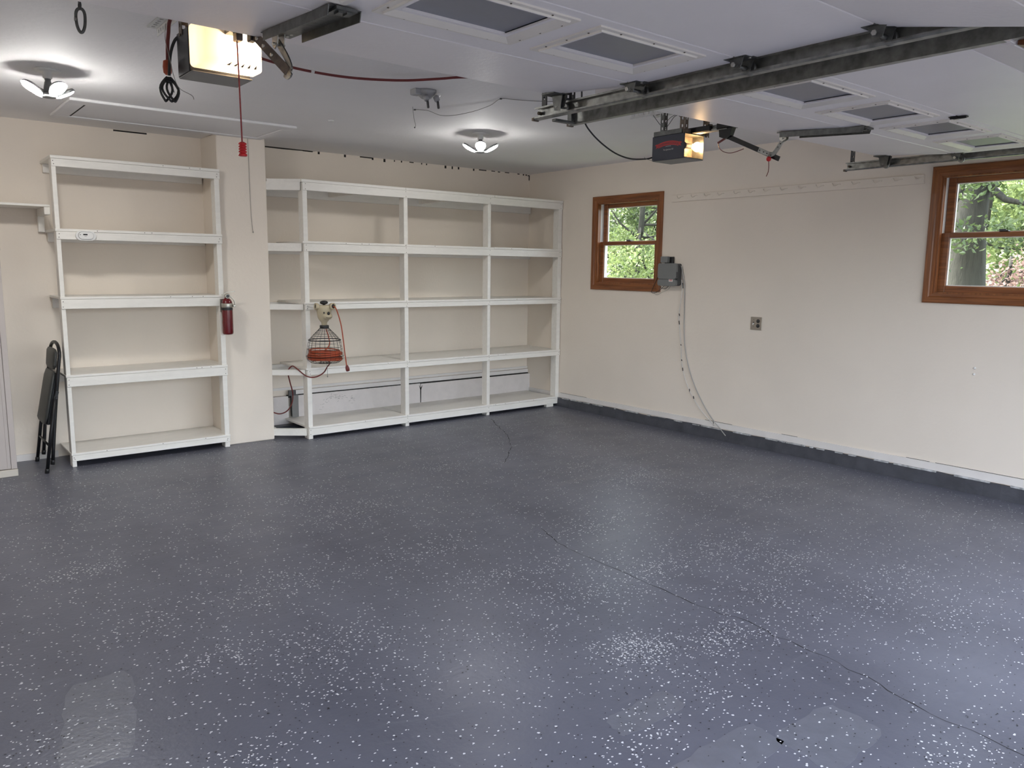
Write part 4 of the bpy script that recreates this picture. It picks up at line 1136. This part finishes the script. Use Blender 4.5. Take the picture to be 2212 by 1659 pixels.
# operator brackets on the doors
def op_bracket(d, xc, Yd, Zd, w, name_mat):
    y0, y1 = Yd[0]-.115, Yd[1]-.105
    z0, z1 = Zd[0]-.009-.005, Zd[1]-.006
    mb = MB()
    p = [(xc-w/2, y0, z0-.003), (xc+w/2, y0, z0-.003), (xc+w/2, y1, z1-.003), (xc-w/2, y1, z1-.003)]
    mb.hexa([p[3], p[2], p[1], p[0]] + [(q[0], q[1], q[2]+.003) for q in (p[3], p[2], p[1], p[0])])
    # turned down side flanges, starting a little behind the arm end
    for sx in (-1, 1):
        x = xc + sx*w/2
        yk = y0-.10 if sx == 1 else y0-.02
        zk = z0 + (z1-z0)*(yk-y0)/(y1-y0)
        mb.hexa([(x-.0015, y1+.01, z1-.030), (x+.0015, y1+.01, z1-.030), (x+.0015, yk, zk-.030), (x-.0015, yk, zk-.030), (x-.0015, y1, z1), (x+.0015, y1, z1), (x+.0015, yk, zk), (x-.0015, yk, zk)])
    b = obj('arm_bracket', mb, name_mat, d)
    cl = MB()
    for sx in (-1, 1):
        cl.prism([(y0+.0, z0-.004), (y0-.05, z0-.006), (y0-.045, z0-.040), (y0-.02, z0-.052), (y0-.004, z0-.04)], 0, xc+sx*.012-.0015, xc+sx*.012+.0015)
    cl.lathe([(.005, -.022), (.005, .022)], (xc, y0-.024, z0-.036), (1, 0, 0), 10)
    for dx, dy in ((-.03, -.03), (.03, -.03), (-.035, -.005), (.032, -.06)):
        cl.lathe([(.006, 0), (.006, .005)], (xc+dx, y0+dy, z0-.003), (0, 0, -1), 6)
    obj('clevis', cl, m_bolt, b)
    en = MB().box(xc-.034, xc+.034, y1-.012, y1+.045, z1-.012, z1-.003)
    en.box(xc-.022, xc-.006, y1-.0, y1+.03, z1-.018, z1-.012); en.box(xc+.006, xc+.022, y1-.0, y1+.03, z1-.018, z1-.012)
    obj('end_strap', en, m_galv2, b)
    return (y0-.024, z0-.036)
pivN = op_bracket(dn, -4.775, YN, ZN, .105, m_galv2)
pivF = op_bracket(df, -1.80, YFR, ZFR, .075, m_galv2)

# ------------------------------------------------------------------ tracks
CH = [(0, 0), (.030, 0), (.034, .006), (.034, .012), (.031, .012), (.030, .004), (.003, .003), (.003, .053), (.024, .054), (.024, .049), (.027, .049), (.027, .057), (0, .057)]
def track(x, sgn, ystart, z0, label, hang_w=.035, rust=False):
    """sgn: side towards which the channel opens"""
    t = thing('door_track', label, 'door track', (x, -5.2, z0), 'overhead door tracks')
    yc, r = -6.10, .36
    path = [(x, ystart, z0), (x, -5.0, z0), (x, yc, z0)]
    for k in range(1, 9):
        a = PI/2*k/8
        path.append((x, yc - r*math.sin(a), z0 - r*(1-math.cos(a))))
    path.append((x, yc-r, .05))
    obj('channel', MB().rail(path, CH, sgn), m_galv if not rust else m_galv, t)
    # hanger angle at the free end
    hb = MB()
    hb.ladder((x-.004*sgn, ystart-.035, z0+.02), (x-.004*sgn, ystart-.035, H), .032, .003, (0, 1, 0))
    hb.ladder((x-.004*sgn-.016*sgn, ystart-.019, z0+.055), (x-.020*sgn, ystart-.019, H), .032, .003, (1, 0, 0))
    obj('hanger_angle', hb, m_greydk, t)
    obj('end_stop', MB().lathe([(.008, 0), (.008, .020), (.005, .022)], (x+.002*sgn, ystart-.022, z0+.030), (sgn, 0, 0), 10).box(min(x, x+.036*sgn), max(x, x+.036*sgn), ystart-.002, ystart+.010, z0-.004, z0+.010), m_rust, t)
    return t
track(-3.328, -1, -4.020, 2.254, 'near door right hand track ending in mid air under the ceiling')
track(-3.192, 1, -4.085, 2.240, 'far door left hand track running beside the near door track')
track(-.345, -1, -4.005, 2.266, 'far door right hand track above the right hand window')
obj('hanger_link', MB().cbox(-3.318, -3.188, -4.135, -4.105, 2.240, 2.252, .002).cbox(-3.212, -3.195, -4.13, -4.10, 2.245, 2.30, .002), m_galv2, bpy.data.objects['door_track.001'])

# ------------------------------------------------------------------ openers
m_bulb_n = emit('bulb_warm', (1.0, .74, .46), BULB_NEAR)
m_bulb_f = emit('bulb_warm_bare', (1.0, .62, .28), BULB_FAR)
# near opener
on = thing('door_opener', 'near garage door opener with a glowing white light cover', 'door opener', (-4.80, -3.80, 2.265))
OX0, OX1, OY0, OY1, OZ0, OZ1 = -4.925, -4.690, -3.842, -3.690, 2.266, 2.432
bd_ = MB().cbox(OX0, OX1, OY0+.010, OY1, OZ0, OZ1, .004)
obj('housing', bd_, m_charcoal, on)
obj('bottom_plate', MB().cbox(OX0+.002, OX1-.002, OY0-.020, OY1-.004, OZ0-.004, OZ0+.001, .0015), m_greymetal, on)
# light cover: an open shell with vents along its lower edge
ln = MB()
def shell_ring(ins, y, zlo, zhi):
    r = .016; P = []
    x0, x1, z0, z1 = -4.922+ins, -4.668-ins, zlo+ins, zhi-ins
    for cx, cz, a0 in ((x1-r, z1-r, 0), (x0+r, z1-r, PI/2), (x0+r, z0+r, PI), (x1-r, z0+r, 1.5*PI)):
        for k in range(5): P.append((cx+r*math.cos(a0+PI/8*k), y, cz+r*math.sin(a0+PI/8*k)))
    return P
rings = [shell_ring(0, -3.833, 2.283, 2.440), shell_ring(0, -3.900, 2.283, 2.440), shell_ring(.008, -3.912, 2.283, 2.440), shell_ring(.03, -3.918, 2.283, 2.440)]
V = [p for r in rings for p in r]; n_ = 20
F = [(r*n_+k, r*n_+(k+1) % n_, (r+1)*n_+(k+1) % n_, (r+1)*n_+k) for r in range(3) for k in range(n_)] + [tuple(3*n_+k for k in range(n_))]
ln.add(V, F, True)
obj('light_cover', ln, m_lens, on)
vt = MB()
for k in range(5):
    x = -4.800 + k*.024
    vt.prism([(x-.004-.010*(1-k/4), 2.292), (x+.006-.008*(1-k/4), 2.292), (x+.010+.004*(k-2)*-.2, 2.308)], 1, -3.9200, -3.9165)
obj('vent_slot', vt, m_nail, on)
obj('bulb', MB().ball((-4.735, -3.866, 2.362), .020, 16, 10, (1.2, 1, 1)), m_bulb_n, on)
obj('bulb_socket', MB().lathe([(.012, 0), (.012, .03)], (-4.690, -3.856, 2.362), (-1, 0, 0), 12), m_white, on)
pb = bpy.data.lights.new('bulb_light', 'POINT')
hgb = MB()
hgb.ladder((OX0-.002, -3.752, OZ1-.020), (OX0-.002, -3.752, H), .034, .003, (0, 1, 0))
hgb.ladder((OX0+.016, -3.733, OZ1-.020), (OX0+.016, -3.733, H), .034, .003, (1, 0, 0))
obj('hanger_angle', hgb, m_rust, on)
hgb2 = MB().ladder((OX1-.01, -3.715, OZ1-.02), (OX1-.01, -3.715, H), .034, .003, (0, 1, 0))
obj('hanger_angle', hgb2, m_rust, on)
hgt = MB().ladder((-4.856, -3.095, H-.004), (-4.858, -3.80, H-.004), .040, .003, (1, 0, 0), .034, .4)
hgt.ladder((-4.832, -3.095, H-.021), (-4.834, -3.80, H-.021), .036, .003, (0, 0, 1), .034, .4)
obj('ceiling_angle', hgt, m_steelwhite, on)
rl = MB().box(-4.815, -4.785, -6.52, OY0+.02, 2.402, 2.424)
obj('drive_rail', rl, m_galv2, on)
tr_ = MB().cbox(-4.825, -4.775, -4.19, -4.09, 2.372, 2.402, .004)
tr_.cbox(-4.812, -4.788, -4.170, -4.13, 2.330, 2.372, .003)
obj('trolley', tr_, m_blackmetal, on)
piv = Vector((-4.775, *pivN))
elb = Vector((-4.778, -4.388, 2.196))
tro = Vector((-4.800, -4.150, 2.362))
am = MB()
am.bar(tro + (tro-elb).normalized()*.02, elb - (tro-elb).normalized()*.012, .005, .030, (0, 1, 1))
aro = obj('straight_arm', am, m_rust, on)
cvp = smooth([elb + Vector((.008, .030, -.004)), elb + Vector((.008, .006, -.016)), elb + Vector((.008, -.020, -.006)), elb.lerp(piv, .4) + Vector((.006, -.020, 0)), piv + Vector((0, -.001, .004))], 6)
ca = MB()
for a, b in zip(cvp[:-1], cvp[1:]): ca.bar(a, b + (b-a).normalized()*.002, .005, .028, (0, 1, .3))
obj('curved_arm', ca, m_alu if False else m_galv, on)
ab = MB()
for q in (.18, .38, .62):
    p = tro.lerp(elb, q); ab.lathe([(.006, -.008), (.006, .008)], p, (1, 0, 0), 8)
obj('arm_bolt', ab, m_bolt, on)
rp = MB().tube([(-4.785, -3.960, 2.372), (-4.782, -3.958, 2.25), (-4.778, -3.955, 2.008)], .0030, 6)
obj('release_rope', rp, m_rope, on)
rh = [(.006, 2.008), (.013, 2.004)]
for k in range(4):
    z = 2.002 - k*.0098
    rh += [(.0155, z), (.0155, z-.004), (.0115, z-.006), (.0115, z-.0085)]
rh += [(.0165, 1.962), (.0165, 1.955), (.012, 1.953)]
obj('release_handle', MB().lathe(rh, (-4.777, -3.955, 0), n=18), m_red, on, label='red ribbed pull handle')
obj('lever_latch', MB().cbox(-4.795, -4.770, -3.985, -3.945, 2.372, 2.402, .003), m_rust, on)

# power cord bundle
lead = MB().tube(smooth([(-4.915, -3.700, 2.425), (-4.932, -3.690, 2.405), (-4.945, -3.680, 2.365), (-4.95, -3.67, 2.32), (-4.952, -3.665, 2.275)]), .0060, 8)
pc = obj('power_cord', lead, m_blackplastic, on)
bn = MB()
for k, (dx, dw) in enumerate(((-.014, .016), (.006, .020), (.018, .014))):
    cx, cy = -4.955+dx*.4, -3.662-.004*k
    P = []
    for q in range(24):
        a = 2*PI*q/24
        P.append((cx + dw*math.sin(a)*(1.0-.55*math.cos(2*a)) + dx*.6*(.5-.5*math.cos(a)), cy + .006*math.sin(a+k), 2.222 + .046*math.cos(a)))
    bn.tube(P, .0046, 7, closed=True)
obj('cord_bundle', bn, m_blackplastic, on)
obj('tie', MB().tube([(-4.956+.012*math.cos(a), -3.664+.012*math.sin(a), 2.252) for a in np.linspace(0, 2*PI, 14, endpoint=False)], .0035, 6, closed=True).tube([(-4.945, -3.67, 2.25), (-4.938, -3.67, 2.212)], .0016, 5), m_blackplastic, pc)
lw = obj('loose_wire', MB().tube(smooth([(-4.965, -3.70, 2.46), (-4.970, -3.70, 2.40), (-4.955, -3.695, 2.33), (-4.942, -3.69, 2.27), (-4.925, -3.70, 2.225), (-4.880, -3.70, 2.205), (-4.872, -3.70, 2.190)]), .0014, 6), m_wire, label='thin bare wire dangling under the near opener', cat='wire')
rc = thing('extension_cord', 'red extension cord strung along the ceiling behind the near opener', 'cord', (-4.2, -3.2, 2.5))
obj('cord', MB().tube(smooth([(-4.945, -3.630, 2.335), (-4.93, -3.60, 2.44), (-4.88, -3.52, 2.545), (-4.70, -3.35, 2.585), (-4.40, -3.02, 2.588), (-4.18, -2.93, 2.580), (-3.98, -2.94, 2.568), (-3.78, -3.00, 2.560), (-3.55, -3.10, 2.566), (-3.38, -3.22, 2.580), (-3.28, -3.30, 2.590), (-3.10, -3.45, 2.592)], 6), .0072, 8), m_redcord, rc)
obj('socket_end', MB().lathe([(.008, 0), (.016, .008), (.018, .030), (.015, .052), (.008, .056)], (-4.947, -3.628, 2.285), (0, 0, 1), 12), m_orange, rc)
obj('white_band', MB().lathe([(.0085, -.008), (.0085, .008)], (-4.005, -2.942, 2.5695), (1, -.05, -.05), 10), m_white, rc)

# far opener
of = thing('door_opener', 'far garage door opener with a bare lit bulb and red lettering', 'door opener', (-1.80, -3.63, 2.24))
PX0_, PX1_, PYF, PYB, PZ0, PZ1 = -1.905, -1.712, -3.765, -3.505, 2.244, 2.392
sh = MB()
sh.cbox(PX0_, PX0_+.010, PYF, PYB, PZ0-.004, PZ1, .002)
obj('side_cover', sh, m_navy, of)
bx_ = MB().cbox(PX0_+.011, PX1_, PYF+.085, PYB, PZ0, PZ1, .003)
obj('housing', bx_, m_rust, of)
cv = MB()
cv.box(PX0_+.011, PX1_, PYF+.001, PYF+.085, PZ1-.003, PZ1); cv.box(PX1_-.003, PX1_, PYF-.004, PYF+.085, PZ0, PZ1+.004)
cv.box(PX0_+.011, PX1_, PYF+.001, PYF+.085, PZ0, PZ0+.003)
obj('light_bay', cv, m_galv2, of)
obj('base_plate', MB().hexa([(PX0_+.012, PYF-.004, PZ0-.006), (PX1_, PYF-.004, PZ0-.006), (PX1_, PYB, PZ0-.006), (PX0_+.012, PYB, PZ0-.006), (PX0_+.012, PYF-.004, PZ0-.001), (PX1_, PYF-.004, PZ0-.001), (PX1_, PYB, PZ0-.001), (PX0_+.012, PYB, PZ0-.001)]), m_greymetal, of)
obj('bulb', MB().ball((-1.745, PYF+.022, 2.322), .0300, 18, 10).lathe([(.016, 0), (.014, .024), (.013, .034)], (-1.765, PYF+.026, 2.322), (-1, 0.1, 0), 14), m_bulb_f, of)
obj('bulb_socket', MB().lathe([(.017, 0), (.017, .050), (.022, .056), (.022, .062)], (-1.800, PYF+.030, 2.322), (-1, 0.1, 0), 16), m_greymetal, of)
tb = MB().cbox(PX0_-.002, PX0_+.012, PYF+.02, PYB-.01, PZ1, PZ1+.030, .002)
obj('top_bar', tb, m_galv2, of)
obj('front_bar', MB().cbox(PX0_+.01, PX1_+.03, PYF+.005, PYF+.015, PZ1+.002, PZ1+.026, .002), m_rust, of)
hv = MB()
hv.ladder((PX0_, -3.585, PZ1), (PX0_, -3.585, H-.03), .030, .003, (0, 1, 0)); hv.ladder((PX0_+.015, -3.600, PZ1), (PX0_+.015, -3.600, H-.03), .030, .003, (1, 0, 0))
obj('hanger_angle', hv, m_galv2, of)
hv = MB(); hv.ladder((PX0_+.006, -3.742, PZ1), (PX0_+.006, -3.742, H-.03), .036, .003, (0, 1, 0)); hv.ladder((PX0_+.026, -3.760, PZ1), (PX0_+.026, -3.760, H-.03), .028, .003, (1, 0, 0))
obj('hanger_angle', hv, m_rust, of)
hv = MB(); hv.ladder((PX1_+.026, -3.752, PZ1-.006), (PX1_+.026, -3.752, H-.03), .028, .003, (0, 1, 0)); hv.ladder((PX1_+.040, -3.765, PZ1-.006), (PX1_+.040, -3.765, H-.03), .028, .003, (1, 0, 0))
obj('hanger_angle', hv, m_rust, of)
hv = MB(); hv.ladder((PX0_-.014, -3.32, H-.050), (PX0_-.014, -3.80, H-.050), .042, .003, (0, 0, 1)); hv.ladder((PX0_+.008, -3.32, H-.030), (PX0_+.008, -3.80, H-.030), .040, .003, (1, 0, 0))
hv.ladder((PX1_+.02, -3.32, H-.030), (PX1_+.02, -3.80, H-.030), .040, .003, (1, 0, 0))
hv.box(PX0_-.012, PX0_+.03, -3.36, -3.33, H-.03, H); hv.box(PX1_, PX1_+.04, -3.36, -3.33, H-.03, H); hv.box(PX0_-.012, PX0_+.03, -3.80, -3.77, H-.03, H); hv.box(PX1_, PX1_+.04, -3.80, -3.77, H-.03, H)
obj('ceiling_angle', hv, m_steelwhite, of)
wsm = MB()
wsm.tube(smooth([(PX0_+.02, -3.585, 2.47), (PX0_+.02, -3.64, 2.505), (PX0_+.02, -3.69, 2.51), (PX0_+.02, -3.735, 2.47)]), .002, 6)
wsm.tube(smooth([(PX0_+.02, -3.585, 2.43), (PX0_+.02, -3.62, 2.46), (PX0_+.02, -3.66, 2.50), (PX0_+.02, -3.69, 2.509)]), .002, 6)
wsm.tube(smooth([(PX0_-.012, -3.50, 2.545), (PX0_-.012, -3.53, 2.51), (PX0_-.010, -3.575, 2.46)]), .002, 6)
obj('control_wire', wsm, m_greydk, of)
obj('drive_rail', MB().box(-1.815, -1.785, -6.52, PYF-.002, 2.404, 2.426), m_galv2, of)
obj('rail_rack', MB().box(-1.822, -1.778, -4.02, PYF-.02, 2.392, 2.403), m_galv, of)
obj('rail_start', MB().cbox(-1.835, -1.765, PYF-.14, PYF+.06, 2.395, 2.428, .004).lathe([(.016, 2.42), (.016, 2.436)], (-1.80, PYF-.115, 0), n=12), m_blackmetal, of)
tr_ = MB().cbox(-1.828, -1.772, -4.075, -3.945, 2.396, 2.432, .005)
tr_.prism([(-4.060, 2.397), (-4.040, 2.345), (-4.005, 2.335), (-3.965, 2.350), (-3.960, 2.397)], 0, -1.818, -1.782)
tr_.box(-1.815, -1.785, -4.16, -4.07, 2.422, 2.432)
obj('trolley', tr_, m_blackmetal, of)
tro = Vector((-1.800, -4.010, 2.352)); elb = Vector((-1.800, -4.330, 2.204)); piv = Vector((-1.80, *pivF))
dr_ = (elb-tro).normalized()
obj('straight_arm', MB().bar(tro, elb + dr_*.055, .006, .028, (0, 1, -1)), m_blackmetal, of)
ca = MB()
cvp = smooth([elb - dr_*.095 + Vector((-.008, 0, .002)), elb - dr_*.05 + Vector((-.008, 0, .002)), elb + Vector((-.008, -.004, .006)), elb.lerp(piv, .25) + Vector((-.006, -.014, .004)), piv + Vector((-.004, 0, 0))], 5)
for a, b in zip(cvp[:-1], cvp[1:]): ca.bar(a, b + (b-a).normalized()*.002, .004, .026, (0, 1, .3))
cao = obj('bent_arm', ca, m_alu if False else m_galv, of)
hl = MB()
for q in (0, .03, .055, .085): hl.lathe([(.004, -.0115), (.004, -.0100)], elb - dr_*(q-.0) + Vector((0, 0, .002)), (1, 0, 0), 8)
for q in (.5, .7): hl.lathe([(.004, -.0098), (.004, -.0080)], elb.lerp(piv, q) + Vector((-.0, -.006, 0)), (1, 0, 0), 8)
obj('arm_hole', hl, m_blackplastic, of)
obj('release_ball', MB().ball((-1.822, -4.325, 2.184), .0145, 14, 8), m_red, of, label='red release knob')
obj('release_rope', MB().tube(smooth([(-1.822, -4.325, 2.172), (-1.822, -4.328, 2.14), (-1.822, -4.326, 2.11), (-1.822, -4.315, 2.086)]), .0022, 6), m_redcord, of)
obj('release_lever', MB().bar((-1.80, -4.01, 2.345), (-1.80, -3.945, 2.318), .010, .010), m_redcord, of)
obj('rope_loop', MB().tube(smooth([(-1.80, -3.948, 2.318), (-1.802, -3.960, 2.285), (-1.804, -4.00, 2.258), (-1.806, -4.06, 2.248), (-1.808, -4.14, 2.262)]), .0022, 6), m_redcord, of)
bc = obj('supply_cord', MB().tube(smooth([(-1.915, -3.515, 2.262), (-1.98, -3.52, 2.247), (-2.12, -3.52, 2.235), (-2.25, -3.52, 2.252), (-2.37, -3.52, 2.295), (-2.47, -3.52, 2.35), (-2.535, -3.52, 2.41), (-2.56, -3.52, 2.50), (-2.565, -3.52, 2.60)]), .0048, 8), m_blackplastic, label='black supply cord drooping from the far opener up to the ceiling', cat='cord')
obj('thin_wire', MB().tube(smooth([(-1.91, -3.52, 2.244), (-1.95, -3.55, 2.236), (-2.0, -3.55, 2.24), (-2.03, -3.55, 2.25)]), .0014, 6), m_wire, bc)

# lettering on the far opener side cover
def text_mesh(s_, size, arc=None, shear=0.0):
    cu = bpy.data.curves.new('lettering_curve', 'FONT'); cu.body = s_; cu.size = size; cu.align_x = 'CENTER'; cu.shear = shear
    o = bpy.data.objects.new('lettering_tmp', cu); C.objects.link(o)
    bpy.context.view_layer.update()
    me = bpy.data.meshes.new_from_object(o.evaluated_get(bpy.context.evaluated_depsgraph_get()))
    bpy.data.objects.remove(o); bpy.data.curves.remove(cu)
    V = [(v.co.x, v.co.y) for v in me.vertices]; F = [tuple(p.vertices) for p in me.polygons]
    bpy.data.meshes.remove(me)
    if arc:
        V = [((arc+y)*math.sin(x/arc), (arc+y)*math.cos(x/arc)-arc) for x, y in V]
    return V, F
def put_text(name, V, F, yc, zc, x, mat_, parent, sx=1.0):
    mb = MB().add([(x, yc - u*sx, zc + v) for u, v in V], [f[::-1] for f in F])
    return obj(name, mb, mat_, parent)
sc0 = bpy.data.objects['side_cover']
xs_ = PX0_ - .0006
ymid, zt0 = -3.640, 2.342
R_ = .27
band = MB(); Vb = []; nb_ = 24; hw_ = .088
for i in range(nb_+1):
    u = -hw_ + 2*hw_*i/nb_; a = u/R_
    for rr in (R_-.013, R_+.013): Vb.append((xs_+.0002, ymid - rr*math.sin(a), zt0 + rr*math.cos(a) - R_))
band.add(Vb, [(2*i, 2*i+1, 2*i+3, 2*i+2) for i in range(nb_)])
for sg_ in (-1, 1):
    a = sg_*hw_/R_
    e0 = Vector((xs_+.0001, ymid - (R_-.006)*math.sin(a), zt0 + (R_-.006)*math.cos(a) - R_)); e1 = Vector((xs_+.0001, ymid - (R_+.017)*math.sin(a), zt0 + (R_+.017)*math.cos(a) - R_))
    dd = Vector((0, -sg_*.020, -.012 if False else -.008))
    band.add([e0, e1, e1+dd, (e0+e1)/2+dd*.45, e0+dd], [(0, 1, 2, 3), (0, 3, 4)])
obj('red_ribbon', band, m_red, sc0)
V_, F_ = text_mesh('OVERHEAD DOOR', .0215, R_)
put_text('lettering', V_, F_, ymid, zt0-.0075, xs_-.0004, m_navy, sc0, .93)
V_, F_ = text_mesh('The original since 1921', .0125, None, .35)
put_text('lettering', V_, F_, ymid, 2.298, xs_, m_whitecable, sc0, .72)
obj('underline', MB().box(xs_-.0002, xs_+.0004, ymid-.022, ymid+.022, 2.3215, 2.3230), m_whitecable, sc0)
